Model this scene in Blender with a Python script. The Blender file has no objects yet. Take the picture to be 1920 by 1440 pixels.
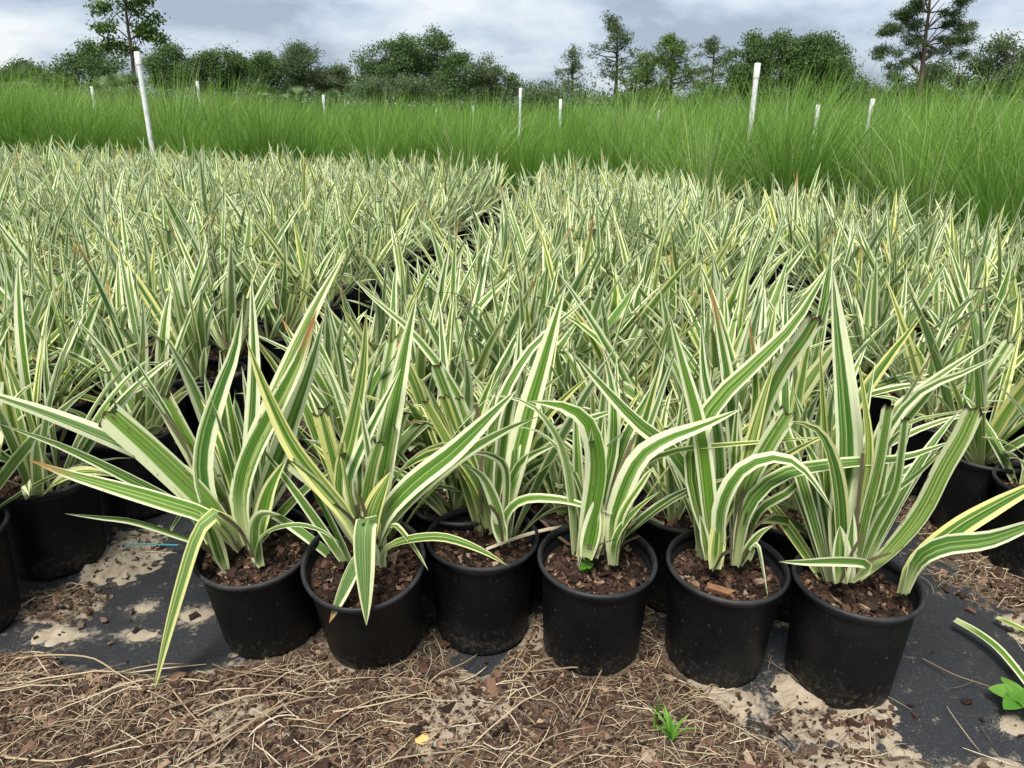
import bpy, math, random
import numpy as np
from mathutils import Vector, Matrix

# ------------------------------------------------------------------ camera, sky, sun, exposure
sc = bpy.context.scene
COL = sc.collection
CAM_H, PITCH, ROLL, FPX = 1.15, math.radians(20.4), math.radians(1.0), 1397.0
cd = bpy.data.cameras.new('camera'); cam = bpy.data.objects.new('camera', cd); COL.objects.link(cam)
cd.sensor_width = 36.0; cd.lens = FPX / 1920 * 36.0; cd.clip_start = 0.05; cd.clip_end = 2000
cam.matrix_world = (Matrix.Translation((0, 0, CAM_H)) @ Matrix.Rotation(math.pi/2 - PITCH, 4, 'X') @ Matrix.Rotation(ROLL, 4, 'Z'))
sc.camera = cam

SUN_EL, SUN_AZ = math.radians(62), math.radians(200)      # azimuth from +Y, clockwise: high sun behind the camera, a little to the left
w = bpy.data.worlds.new('World'); sc.world = w; w.use_nodes = True
wt = w.node_tree; wt.nodes.clear()
def wn(t, **k):
    n = wt.nodes.new(t)
    for a, v in k.items(): setattr(n, a, v)
    return n
sky = wn('ShaderNodeTexSky', sky_type='NISHITA', sun_disc=False, sun_elevation=SUN_EL, sun_rotation=SUN_AZ)
bg1 = wn('ShaderNodeBackground'); bg1.inputs['Strength'].default_value = 0.09
wt.links.new(sky.outputs[0], bg1.inputs['Color'])
tc = wn('ShaderNodeTexCoord'); mp = wn('ShaderNodeMapping'); mp.inputs['Scale'].default_value = (2.8, 2.8, 6.5); mp.inputs['Location'].default_value = (3.1, 0.7, 0.35)
wt.links.new(tc.outputs['Generated'], mp.inputs['Vector'])
nz = wn('ShaderNodeTexNoise'); nz.inputs['Scale'].default_value = 1.6; nz.inputs['Detail'].default_value = 8; nz.inputs['Roughness'].default_value = 0.54; nz.inputs['Distortion'].default_value = 0.15
wt.links.new(mp.outputs[0], nz.inputs['Vector'])
rp = wn('ShaderNodeValToRGB'); wt.links.new(nz.outputs['Fac'], rp.inputs['Fac'])
e = rp.color_ramp.elements
e[0].position = 0.38; e[0].color = (0.220, 0.265, 0.335, 1)
e[1].position = 0.61; e[1].color = (0.53, 0.55, 0.57, 1)
m = e.new(0.48); m.color = (0.355, 0.405, 0.475, 1)
bg2 = wn('ShaderNodeBackground'); bg2.inputs['Strength'].default_value = 1.0
wt.links.new(rp.outputs[0], bg2.inputs['Color'])
mx = wn('ShaderNodeMixShader'); mx.inputs[0].default_value = 0.88
wt.links.new(bg1.outputs[0], mx.inputs[1]); wt.links.new(bg2.outputs[0], mx.inputs[2])
wo = wn('ShaderNodeOutputWorld'); wt.links.new(mx.outputs[0], wo.inputs['Surface'])

sl = bpy.data.lights.new('sun', 'SUN'); sl.energy = 3.3; sl.angle = math.radians(22); sl.color = (1.0, 0.95, 0.87)
so = bpy.data.objects.new('sun', sl); COL.objects.link(so)
sdir = Vector((math.sin(SUN_AZ)*math.cos(SUN_EL), math.cos(SUN_AZ)*math.cos(SUN_EL), math.sin(SUN_EL)))
so.rotation_euler = sdir.to_track_quat('Z', 'Y').to_euler()

sc.view_settings.view_transform = 'Standard'; sc.view_settings.look = 'None'
sc.view_settings.exposure = 0.82; sc.view_settings.gamma = 1.0; sc.view_settings.use_curve_mapping = False
sc.render.engine = 'CYCLES'
sc.cycles.use_denoising = True
sc.cycles.max_bounces = 4; sc.cycles.diffuse_bounces = 2; sc.cycles.transmission_bounces = 2; sc.cycles.glossy_bounces = 1
sc.cycles.use_adaptive_sampling = True; sc.cycles.adaptive_threshold = 0.02
sc.cycles.transparent_max_bounces = 4

# ------------------------------------------------------------------ where a pixel of the 1920x1440 photograph lies in the place
def ray(px, py):
    x, y = px - 960, py - 720
    c, s = math.cos(ROLL), math.sin(ROLL)
    x, y = x*c + y*s, -x*s + y*c
    a, b = x / FPX, -y / FPX
    return Vector((a, math.cos(PITCH) + b*math.sin(PITCH), -math.sin(PITCH) + b*math.cos(PITCH)))
def at(px, py, Y):
    d = ray(px, py); t = Y / d.y
    return Vector((d.x*t, Y, CAM_H + d.z*t))
def atz(px, py, z):
    d = ray(px, py); t = (z - CAM_H) / d.z
    return Vector((d.x*t, d.y*t, z))

rnd = random.Random(7)
nrng = np.random.default_rng(11)

# ------------------------------------------------------------------ object helpers
def link(o, parent=None):
    COL.objects.link(o)
    if parent is not None: o.parent = parent
    return o
def tag(o, label=None, cat=None, group=None, kind=None):
    if label: o['label'] = label
    if cat: o['category'] = cat
    if group: o['group'] = group
    if kind: o['kind'] = kind
    return o
def empty(name, loc, rz=0.0, s=1.0):
    o = bpy.data.objects.new(name, None); COL.objects.link(o)
    o.location = loc; o.rotation_euler = (0, 0, rz); o.scale = (s, s, s); o.empty_display_size = 0.05
    return o
class MB:
    """collects verts, quads/tris and two uv layers ('uv' and 'seed'); builds one mesh"""
    def __init__(s): s.v = []; s.f = []; s.uv = []; s.sd = []; s.n = 0
    def add(s, verts, faces, uvs, seed):
        verts = np.asarray(verts, float).reshape(-1, 3)
        s.v.append(verts)
        faces = np.asarray(faces, int)
        s.f.append(faces + s.n)
        uvs = np.asarray(uvs, float)
        s.uv.append(uvs[faces].reshape(-1, 2))
        sd = np.asarray(seed, float)
        if sd.ndim == 1: s.sd.append(np.tile(sd, (faces.size, 1)))
        else: s.sd.append(sd[faces].reshape(-1, 2))
        s.n += len(verts)
    def mesh(s, name, mat, smooth=True):
        me = bpy.data.meshes.new(name)
        V = np.concatenate(s.v)
        me.vertices.add(len(V)); me.vertices.foreach_set('co', V.astype(np.float32).ravel())
        loops = np.concatenate([f.ravel() for f in s.f])
        sizes = np.concatenate([np.full(len(f), f.shape[1]) for f in s.f])
        me.loops.add(len(loops)); me.loops.foreach_set('vertex_index', loops.astype(np.int32))
        me.polygons.add(len(sizes)); me.polygons.foreach_set('loop_start', np.concatenate([[0], np.cumsum(sizes)[:-1]]).astype(np.int32))
        me.polygons.foreach_set('loop_total', sizes.astype(np.int32))
        me.polygons.foreach_set('use_smooth', np.full(len(sizes), bool(smooth)))
        me.update(calc_edges=True)
        l1 = me.uv_layers.new(name='uv'); l1.data.foreach_set('uv', np.concatenate(s.uv).astype(np.float32).ravel())
        l2 = me.uv_layers.new(name='seed'); l2.data.foreach_set('uv', np.concatenate(s.sd).astype(np.float32).ravel())
        me.materials.append(mat)
        me.validate()
        return me
    def build(s, name, mat, parent=None, smooth=True):
        return link(bpy.data.objects.new(name, s.mesh(name, mat, smooth)), parent)

# ------------------------------------------------------------------ material helpers
class NT:
    def __init__(s, name):
        s.m = bpy.data.materials.new(name); s.m.use_nodes = True; s.t = s.m.node_tree; s.t.nodes.clear()
        s.out = s.n('ShaderNodeOutputMaterial')
    def n(s, t, **k):
        x = s.t.nodes.new(t)
        for a, v in k.items(): setattr(x, a, v)
        return x
    def put(s, sock, v):
        if isinstance(v, bpy.types.NodeSocket): s.t.links.new(v, sock)
        elif isinstance(v, (tuple, list)) and len(v) == 3 and sock.type == 'RGBA': sock.default_value = (*v, 1)
        else: sock.default_value = v
    def math(s, op, a, b=0.0, c=0.0, clamp=False):
        x = s.n('ShaderNodeMath', operation=op, use_clamp=clamp)
        s.put(x.inputs[0], a); s.put(x.inputs[1], b); s.put(x.inputs[2], c); return x.outputs[0]
    def smooth(s, x, lo, hi):
        r = s.n('ShaderNodeMapRange', interpolation_type='SMOOTHSTEP')
        s.put(r.inputs['Value'], x); s.put(r.inputs['From Min'], lo); s.put(r.inputs['From Max'], hi); return r.outputs['Result']
    def mix(s, f, a, b, mode='MIX'):
        x = s.n('ShaderNodeMix', data_type='RGBA', blend_type=mode)
        s.put(x.inputs[0], f); s.put(x.inputs[6], a); s.put(x.inputs[7], b); return x.outputs[2]
    def vec(s, x, y, z):
        c = s.n('ShaderNodeCombineXYZ'); s.put(c.inputs[0], x); s.put(c.inputs[1], y); s.put(c.inputs[2], z); return c.outputs[0]
    def noise(s, v, scale=1.0, detail=2.0, rough=0.5):
        x = s.n('ShaderNodeTexNoise'); s.put(x.inputs['Vector'], v); s.put(x.inputs['Scale'], scale); s.put(x.inputs['Detail'], detail); s.put(x.inputs['Roughness'], rough); return x.outputs['Fac']
    def uv(s, name):
        u = s.n('ShaderNodeUVMap', uv_map=name); p = s.n('ShaderNodeSeparateXYZ'); s.t.links.new(u.outputs[0], p.inputs[0]); return p.outputs[0], p.outputs[1]
    def obj(s): return s.n('ShaderNodeTexCoord').outputs['Object']
    def pos(s): return s.n('ShaderNodeNewGeometry').outputs['Position']
    def bsdf(s, col, rough=0.5, spec=0.5, bump=None, bs=0.2, bd=0.01, trans=0.0, tcol=None):
        p = s.n('ShaderNodeBsdfPrincipled'); s.put(p.inputs['Base Color'], col); s.put(p.inputs['Roughness'], rough); s.put(p.inputs['Specular IOR Level'], spec)
        if bump is not None:
            b = s.n('ShaderNodeBump'); s.put(b.inputs['Height'], bump); s.put(b.inputs['Strength'], bs); s.put(b.inputs['Distance'], bd); s.t.links.new(b.outputs[0], p.inputs['Normal'])
        o = p.outputs[0]
        if trans:
            t = s.n('ShaderNodeBsdfTranslucent'); s.put(t.inputs['Color'], col if tcol is None else tcol)
            mxs = s.n('ShaderNodeMixShader'); mxs.inputs[0].default_value = trans
            s.t.links.new(o, mxs.inputs[1]); s.t.links.new(t.outputs[0], mxs.inputs[2]); o = mxs.outputs[0]
        s.t.links.new(o, s.out.inputs['Surface']); return s.m

def leaf_material():
    t = NT('variegated_leaf')
    u, v = t.uv('uv'); r, fl = t.uv('seed')
    oi = t.n('ShaderNodeObjectInfo').outputs['Random']
    R = t.math('FRACT', t.math('ADD', r, oi))
    R2 = t.math('FRACT', t.math('MULTIPLY_ADD', R, 7.31, 0.11)); R3 = t.math('FRACT', t.math('MULTIPLY_ADD', R, 13.7, 0.37)); R4 = t.math('FRACT', t.math('MULTIPLY_ADD', R, 29.3, 0.71)); R5 = t.math('FRACT', t.math('MULTIPLY_ADD', R, 53.9, 0.23))
    x = t.math('MULTIPLY_ADD', u, 2.0, -1.0)
    wob = t.math('MULTIPLY', t.math('SINE', t.math('ADD', t.math('MULTIPLY', v, 5.0), t.math('MULTIPLY', R, 37))), 0.05)
    sh = t.math('MULTIPLY_ADD', R2, 0.34, -0.17)
    ax = t.math('ABSOLUTE', t.math('ADD', x, t.math('ADD', sh, wob)))
    edge = t.math('MULTIPLY', t.math('MULTIPLY_ADD', R3, 0.36, 0.45), t.math('MULTIPLY_ADD', t.math('MULTIPLY', v, v), -0.42, 1.05))
    margin = t.smooth(ax, t.math('SUBTRACT', edge, 0.06), t.math('ADD', edge, 0.075))
    N = t.noise(t.vec(t.math('MULTIPLY', x, 6.5), t.math('MULTIPLY', v, 0.30), t.math('MULTIPLY', R, 61)), 1.0, 2.5, 0.6)
    streak = t.math('MULTIPLY', t.smooth(N, 0.51, 0.64), 0.75)
    N2 = t.noise(t.vec(t.math('MULTIPLY', x, 20), t.math('MULTIPLY', v, 0.7), t.math('MULTIPLY', R, 17)), 1.0, 2, 0.6)
    tone = t.math('MULTIPLY_ADD', t.math('SINE', t.math('ADD', t.math('MULTIPLY', v, 7.0), t.math('MULTIPLY', R, 91))), 0.3, 0.4)
    g1 = t.mix(R5, (0.020, 0.084, 0.011), (0.075, 0.172, 0.012))
    g2 = t.mix(R5, (0.080, 0.220, 0.028), (0.180, 0.345, 0.034))
    green = t.mix(t.smooth(N2, 0.3, 0.7), g1, g2)
    green = t.mix(t.math('MULTIPLY', tone, 0.35), green, (0.11, 0.24, 0.06))
    green = t.mix(t.math('MULTIPLY', t.math('SUBTRACT', 1.0, t.smooth(t.math('ABSOLUTE', x), 0.015, 0.07)), 0.6), green, (0.03, 0.09, 0.015))
    cream = t.mix(t.smooth(R4, 0.62, 1.0), (0.85, 0.88, 0.58), (0.84, 0.80, 0.29))
    col = t.mix(streak, green, t.mix(R4, (0.46, 0.58, 0.22), (0.58, 0.62, 0.20)))
    col = t.mix(margin, col, t.mix(t.smooth(N2, 0.5, 0.75), cream, t.mix(0.35, cream, (0.35, 0.5, 0.2))))
    base = t.math('SUBTRACT', 1.0, t.smooth(v, 0.03, 0.26))
    col = t.mix(t.math('MULTIPLY', base, 0.65), col, (0.64, 0.68, 0.34))
    bf = t.n('ShaderNodeNewGeometry').outputs['Backfacing']
    col = t.mix(t.math('MULTIPLY', bf, 0.14), col, (0.48, 0.60, 0.32))
    # cut ends (seed.y about 0.5), burnt tips (0.25), dead leaves (1.0)
    cut = t.math('MULTIPLY', t.math('GREATER_THAN', fl, 0.4), t.math('LESS_THAN', fl, 0.7))
    burn = t.math('MULTIPLY', t.math('GREATER_THAN', fl, 0.15), t.math('LESS_THAN', fl, 0.35))
    dead = t.math('GREATER_THAN', fl, 0.8)
    jag = t.noise(t.vec(t.math('MULTIPLY', x, 6), R, t.math('MULTIPLY', v, 2.0)), 1.0, 1)
    endm = t.smooth(t.math('MULTIPLY_ADD', jag, 0.07, v), 1.006, 1.028)
    col = t.mix(t.math('MULTIPLY', cut, 0.38), col, t.mix(N2, (0.07, 0.16, 0.025), (0.19, 0.27, 0.06)))
    col = t.mix(t.math('MULTIPLY', cut, endm), col, (0.035, 0.022, 0.014))
    tip = t.smooth(t.math('MULTIPLY_ADD', jag, 0.30, v), 0.92, 1.12)
    col = t.mix(t.math('MULTIPLY', burn, tip), col, t.mix(jag, (0.42, 0.13, 0.03), (0.45, 0.30, 0.12)))
    sp = t.noise(t.vec(t.math('MULTIPLY', x, 3.2), t.math('MULTIPLY', v, 14), t.math('MULTIPLY', R, 23)), 1.0, 2, 0.65)
    spm = t.math('MULTIPLY', t.smooth(sp, 0.64, 0.69), t.math('MAXIMUM', cut, t.math('MAXIMUM', burn, 0.18)))
    col = t.mix(t.math('MULTIPLY', spm, 0.85), col, (0.15, 0.055, 0.025))
    col = t.mix(t.math('MULTIPLY', dead, 0.95), col, t.mix(N2, (0.035, 0.025, 0.016), (0.30, 0.24, 0.15)))
    return t.bsdf(col, t.math('MULTIPLY_ADD', N2, 0.2, 0.42), 0.28, N2, 0.7, 0.002, 0.28)

def simple_var(name, cols, rough=0.8, spec=0.2, scale=None, trans=0.0):
    """colour picked along a ramp by the per-piece seed, with a little noise"""
    t = NT(name)
    r, _ = t.uv('seed')
    rp_ = t.n('ShaderNodeValToRGB'); t.put(rp_.inputs[0], r)
    el = rp_.color_ramp.elements
    el[0].position = cols[0][0]; el[0].color = (*cols[0][1], 1); el[1].position = cols[-1][0]; el[1].color = (*cols[-1][1], 1)
    for p, c in cols[1:-1]:
        q = el.new(p); q.color = (*c, 1)
    c = rp_.outputs[0]
    bump = None
    if scale:
        nn = t.noise(t.pos(), scale, 4, 0.6)
        c = t.mix(t.math('MULTIPLY', t.smooth(nn, 0.35, 0.7), 0.5), c, t.mix(0.6, c, (0.02, 0.015, 0.01)))
        bump = nn
    return t.bsdf(c, rough, spec, bump, 0.4, 0.003, trans)

def pot_material(name='black_plastic', ca=(0.0030, 0.0034, 0.0042), cb=(0.017, 0.017, 0.017)):
    t = NT(name)
    p = t.obj(); n1 = t.noise(p, 9, 5, 0.65); n2 = t.noise(p, 160, 2)
    oi = t.n('ShaderNodeObjectInfo').outputs['Random']
    mp_ = t.n('ShaderNodeMapping'); mp_.inputs['Scale'].default_value = (60, 60, 9); t.t.links.new(p, mp_.inputs[0])
    scr = t.noise(mp_.outputs[0], 1.0, 4, 0.7)
    gx = t.n('ShaderNodeSeparateXYZ'); t.t.links.new(p, gx.inputs[0])
    low = t.math('SUBTRACT', 1.0, t.smooth(gx.outputs[2], 0.0, 0.07))
    dust = t.math('MULTIPLY', t.smooth(n1, 0.42, 0.75), 0.45)
    dust = t.math('ADD', dust, t.math('MULTIPLY', t.math('MULTIPLY', low, t.smooth(n1, 0.4, 0.6)), 0.9), clamp=True)
    c = t.mix(dust, ca, cb)
    c = t.mix(t.math('MULTIPLY', t.smooth(scr, 0.66, 0.72), 0.35), c, (0.09, 0.09, 0.09))
    c = t.mix(t.math('MULTIPLY', t.smooth(n2, 0.70, 0.74), 0.5), c, (0.16, 0.14, 0.12))
    spl = t.math('MULTIPLY', t.math('SUBTRACT', 1.0, t.smooth(gx.outputs[2], 0.0, 0.10)), t.smooth(t.noise(p, 70, 4, 0.7), 0.50, 0.66))
    c = t.mix(t.math('MULTIPLY', spl, 0.75), c, (0.10, 0.078, 0.055))
    rg = t.math('MULTIPLY_ADD', n1, 0.30, 0.36)
    return t.bsdf(c, rg, 0.24, t.math('ADD', n2, t.math('MULTIPLY', scr, 0.6)), 0.12, 0.0015)

def soil_material():
    t = NT('potting_soil')
    p = t.pos(); n1 = t.noise(p, 60, 5, 0.7); n2 = t.noise(p, 260, 3, 0.6)
    c = t.mix(t.smooth(n1, 0.35, 0.65), (0.012, 0.008, 0.006), (0.055, 0.033, 0.022))
    c = t.mix(t.smooth(n2, 0.6, 0.75), c, (0.10, 0.06, 0.04))
    return t.bsdf(c, 0.9, 0.2, t.math('ADD', n1, n2), 0.9, 0.01)

def cloth_material():
    t = NT('woven_ground_cloth')
    p = t.pos(); n0 = t.noise(p, 2.2, 5, 0.65); n1 = t.noise(p, 14, 5, 0.7); n2 = t.noise(p, 420, 2, 0.5)
    mp_ = t.n('ShaderNodeMapping'); mp_.inputs['Scale'].default_value = (25, 420, 1); mp_.inputs['Rotation'].default_value = (0, 0, 0.08); t.t.links.new(p, mp_.inputs[0])
    th = t.noise(mp_.outputs[0], 1.0, 3, 0.6)
    sx = t.n('ShaderNodeTexWave', wave_type='BANDS', bands_direction='X'); t.t.links.new(p, sx.inputs[0]); sx.inputs['Scale'].default_value = 105; sx.inputs['Distortion'].default_value = 1.0
    sy = t.n('ShaderNodeTexWave', wave_type='BANDS', bands_direction='Y'); t.t.links.new(p, sy.inputs[0]); sy.inputs['Scale'].default_value = 130; sy.inputs['Distortion'].default_value = 1.0
    wv = t.math('MULTIPLY', sx.outputs['Fac'], sy.outputs['Fac'])
    c = t.mix(wv, (0.012, 0.013, 0.016), (0.034, 0.037, 0.044))
    c = t.mix(t.math('MULTIPLY', t.smooth(th, 0.58, 0.72), 0.5), c, (0.085, 0.09, 0.10))
    dd, _ = t.uv('seed')
    n3 = t.noise(p, 75, 4, 0.7)
    dust = t.math('ADD', t.math('MULTIPLY', dd, 0.42), t.math('ADD', t.math('MULTIPLY_ADD', n1, 1.7, -0.85), t.math('ADD', t.math('MULTIPLY_ADD', n3, 1.5, -0.75), t.math('MULTIPLY_ADD', n0, 0.7, -0.35))))
    dust = t.math('MULTIPLY', t.smooth(dust, 0.20, 0.66), 0.80)
    c = t.mix(dust, c, (0.30, 0.26, 0.20))
    c = t.mix(t.math('MULTIPLY', t.smooth(t.math('MULTIPLY_ADD', dd, 0.12, n2), 0.69, 0.73), 0.8), c, (0.36, 0.32, 0.26))
    return t.bsdf(c, 0.62, 0.35, t.math('ADD', wv, n1), 0.4, 0.003)

def spill_material():
    """sand and mulch washed over the cloth; seed.x = share of mulch"""
    t = NT('sand_and_mulch')
    mu, _ = t.uv('seed'); p = t.pos()
    n1 = t.noise(p, 26, 5, 0.65); n2 = t.noise(p, 140, 4, 0.7); n3 = t.noise(p, 700, 2, 0.6)
    sand = t.mix(t.smooth(n1, 0.3, 0.7), (0.33, 0.275, 0.20), (0.46, 0.395, 0.30))
    sand = t.mix(t.smooth(n3, 0.55, 0.75), sand, (0.22, 0.17, 0.125))
    mul = t.mix(t.smooth(n2, 0.35, 0.68), (0.042, 0.030, 0.022), (0.18, 0.138, 0.098))
    mul = t.mix(t.smooth(n3, 0.62, 0.72), mul, (0.26, 0.19, 0.12))
    f = t.smooth(t.math('ADD', mu, t.math('MULTIPLY_ADD', n1, 1.3, -0.65)), 0.40, 0.60)
    f = t.math('MULTIPLY', f, t.math('MULTIPLY_ADD', t.smooth(n2, 0.25, 0.45), 0.35, 0.65))
    return t.bsdf(t.mix(f, sand, mul), 0.92, 0.15, t.math('ADD', n2, t.math('MULTIPLY', n3, 0.5)), 0.8, 0.006)

def earth_material():
    t = NT('sandy_earth')
    p = t.pos(); n1 = t.noise(p, 0.6, 5, 0.6); n2 = t.noise(p, 9, 4, 0.6)
    c = t.mix(t.smooth(n1, 0.35, 0.65), (0.16, 0.13, 0.09), (0.05, 0.075, 0.025))
    c = t.mix(t.smooth(n2, 0.4, 0.7), c, (0.09, 0.085, 0.045))
    return t.bsdf(c, 0.95, 0.1, n2, 0.5, 0.02)

def grass_material():
    t = NT('tall_grass')
    u, v = t.uv('uv'); r, q = t.uv('seed')
    c = t.mix(r, (0.056, 0.172, 0.020), (0.230, 0.430, 0.066))
    c = t.mix(t.smooth(r, 0.92, 0.98), c, (0.48, 0.54, 0.28))
    c = t.mix(t.math('MULTIPLY', q, 0.38), c, (0.28, 0.44, 0.09))
    return t.bsdf(c, 0.55, 0.25, None, trans=0.35)

def paint_material():
    t = NT('white_pipe')
    p = t.obj(); n = t.noise(p, 12, 5, 0.7); gx = t.n('ShaderNodeSeparateXYZ'); t.t.links.new(p, gx.inputs[0])
    low = t.math('SUBTRACT', 1.0, t.smooth(gx.outputs[2], 0.3, 1.3))
    c = t.mix(t.math('MULTIPLY', t.smooth(n, 0.42, 0.62), t.math('MULTIPLY_ADD', low, 0.65, 0.2)), (0.78, 0.79, 0.78), (0.25, 0.29, 0.2))
    return t.bsdf(c, 0.4, 0.4)

def bark_material(name, a, b):
    t = NT(name); p = t.obj()
    mp_ = t.n('ShaderNodeMapping'); mp_.inputs['Scale'].default_value = (6, 6, 1.2); t.t.links.new(p, mp_.inputs[0])
    n = t.noise(mp_.outputs[0], 1.0, 5, 0.7)
    return t.bsdf(t.mix(n, a, b), 0.9, 0.15, n, 0.8, 0.05)

LEAF = leaf_material(); POT = pot_material(); RIM = pot_material('worn_highlit_rim_plastic', (0.014, 0.015, 0.017), (0.075, 0.075, 0.075)); SOIL = soil_material(); CLOTH = cloth_material(); SPILL = spill_material(); EARTH = earth_material(); GRASS = grass_material(); PIPE = paint_material()  # RIM: greyer for the worn edge, with a highlight put into its colour
CHIP = simple_var('bark_chip', [(0.0, (0.016, 0.010, 0.007)), (0.45, (0.065, 0.035, 0.023)), (0.75, (0.13, 0.072, 0.048)), (0.92, (0.24, 0.155, 0.10)), (1.0, (0.36, 0.27, 0.19))], 0.85, 0.2, 90)
STRAW = simple_var('dry_straw', [(0.0, (0.11, 0.075, 0.05)), (0.35, (0.26, 0.19, 0.115)), (0.7, (0.43, 0.34, 0.21)), (1.0, (0.58, 0.50, 0.37))], 0.6, 0.3)
OAKLEAF = simple_var('oak_foliage', [(0.0, (0.058, 0.110, 0.038)), (0.5, (0.095, 0.160, 0.055)), (1.0, (0.16, 0.235, 0.085))], 0.7, 0.15, None, 0.3)
BRIGHTLEAF = simple_var('bright_foliage', [(0.0, (0.05, 0.095, 0.022)), (0.5, (0.095, 0.165, 0.035)), (1.0, (0.17, 0.25, 0.065))], 0.6, 0.25, None, 0.25)
GREYLEAF = simple_var('grey_green_foliage', [(0.0, (0.080, 0.120, 0.056)), (0.5, (0.118, 0.168, 0.080)), (1.0, (0.18, 0.235, 0.120))], 0.7, 0.15, None, 0.3)
PINELEAF = simple_var('pine_needles', [(0.0, (0.055, 0.085, 0.038)), (0.5, (0.085, 0.13, 0.05)), (1.0, (0.14, 0.195, 0.075))], 0.7, 0.15, None, 0.3)
PALMLEAF = simple_var('palm_fan', [(0.0, (0.07, 0.12, 0.04)), (0.6, (0.14, 0.21, 0.08)), (1.0, (0.24, 0.31, 0.15))], 0.5, 0.35, None, 0.25)
BARK = bark_material('grey_bark', (0.035, 0.028, 0.022), (0.13, 0.11, 0.09)); PBARK = bark_material('pine_bark', (0.05, 0.035, 0.025), (0.16, 0.12, 0.09))
WEED = simple_var('fresh_weed', [(0.0, (0.07, 0.20, 0.018)), (1.0, (0.17, 0.34, 0.05))], 0.45, 0.35, None, 0.25)
STALK = simple_var('dry_flower_stalk', [(0.0, (0.03, 0.025, 0.02)), (1.0, (0.10, 0.085, 0.06))], 0.8, 0.2)

# ------------------------------------------------------------------ geometry helpers
def cr(pts, n):
    """Catmull-Rom through pts, n+1 samples spread by arc length"""
    P = [np.array(p, float) for p in pts]
    if len(P) == 2: P = [P[0], (P[0]+P[1])/2, P[1]]
    Q = [2*P[0]-P[1]] + P + [2*P[-1]-P[-2]]
    out = []
    for i in range(1, len(Q)-2):
        for k in range(12):
            t = k/12
            out.append(0.5*((2*Q[i]) + (-Q[i-1]+Q[i+1])*t + (2*Q[i-1]-5*Q[i]+4*Q[i+1]-Q[i+2])*t*t + (-Q[i-1]+3*Q[i]-3*Q[i+1]+Q[i+2])*t**3))
    out.append(P[-1]); out = np.array(out)
    d = np.concatenate([[0], np.cumsum(np.linalg.norm(np.diff(out, axis=0), axis=1))])
    s = np.linspace(0, d[-1], n+1)
    return np.stack([np.interp(s, d, out[:, k]) for k in range(3)], 1)
def unit(a):
    return a / np.maximum(np.linalg.norm(a, axis=-1, keepdims=True), 1e-9)
def blade(mb, pts, W, N0, seed, flag=0.0, roll=0.0, twist=0.0, fold=0.35, K=3, cut=False, wbase=0.62):
    """a strap leaf: pts along the midrib, W full width, N0 the way its upper face looks, V-keeled towards the base"""
    n = len(pts) - 1; t = np.linspace(0, 1, n+1)
    T = unit(np.gradient(pts, axis=0))
    N0 = np.asarray(N0, float)
    S = np.cross(T, np.broadcast_to(N0, T.shape)); bad = np.linalg.norm(S, axis=1) < 0.05
    if bad.any(): S[bad] = (1, 0, 0)
    S = unit(S); Nn = np.cross(S, T)
    a = (roll + twist*t)[:, None]
    S2 = S*np.cos(a) + Nn*np.sin(a); N2 = np.cross(S2, T)
    if cut: wp = wbase + (1-wbase)*np.sin(np.minimum(t/0.5, 1)*math.pi/2)
    else: wp = (wbase + (1-wbase)*np.sin(np.minimum(t/0.38, 1)*math.pi/2)) * np.clip(1-np.maximum((t-0.42)/0.58, 0)**1.9, 0.0, 1)**0.9 + 0.012
    wd = (W/2*wp)[:, None]
    fo = (fold*(0.35 + 0.65*np.exp(-t*2.6)))[:, None]
    verts = []; uu = []
    for k in range(K):
        q = 2*k/(K-1) - 1
        edge = abs(q)
        verts.append(pts + S2*wd*q*np.cos(fo*0.9) + N2*wd*edge*np.sin(fo)*1.0)
        uu.append(np.full(n+1, (q+1)/2))
    if cut:      # ragged scissor cut
        for k in range(K): verts[k][-1] += T[-1]*W*(0.18*math.sin(seed*97+k*2.4)) 
    V = np.stack(verts, 1).reshape(-1, 3)
    uv = np.stack([np.stack(uu, 1).ravel(), np.repeat(t, K)], 1)
    i = np.arange(n)[:, None]*K + np.arange(K-1)[None, :]
    F = np.stack([i, i+1, i+K+1, i+K], -1).reshape(-1, 4)
    mb.add(V, F, uv, (seed, flag))
def tube(mb, pts, rads, sides=6, seed=(0.5, 0), cap=True):
    pts = np.asarray(pts, float); rads = np.asarray(rads, float); n = len(pts)
    T = unit(np.gradient(pts, axis=0))
    ref = np.where(np.abs(T[:, 2:3]) > 0.9, np.array([[1., 0, 0]]), np.array([[0, 0, 1.]]))
    A = unit(np.cross(T, ref)); B = np.cross(T, A)
    an = np.arange(sides)*2*math.pi/sides
    V = pts[:, None, :] + rads[:, None, None]*(A[:, None, :]*np.cos(an)[None, :, None] + B[:, None, :]*np.sin(an)[None, :, None])
    V = V.reshape(-1, 3)
    i = np.arange(n-1)[:, None]*sides; j = np.arange(sides)[None, :]; j2 = (j+1) % sides
    F = np.stack([i+j, i+j2, i+sides+j2, i+sides+j], -1).reshape(-1, 4)
    uv = np.stack([np.tile(np.arange(sides)/sides, n), np.repeat(np.linspace(0, 1, n), sides)], 1)
    mb.add(V, F, uv, seed)
    if cap:
        mb.add(V[-sides:], np.array([[0, k, k+1] for k in range(1, sides-1)]), uv[-sides:], seed)
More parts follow.
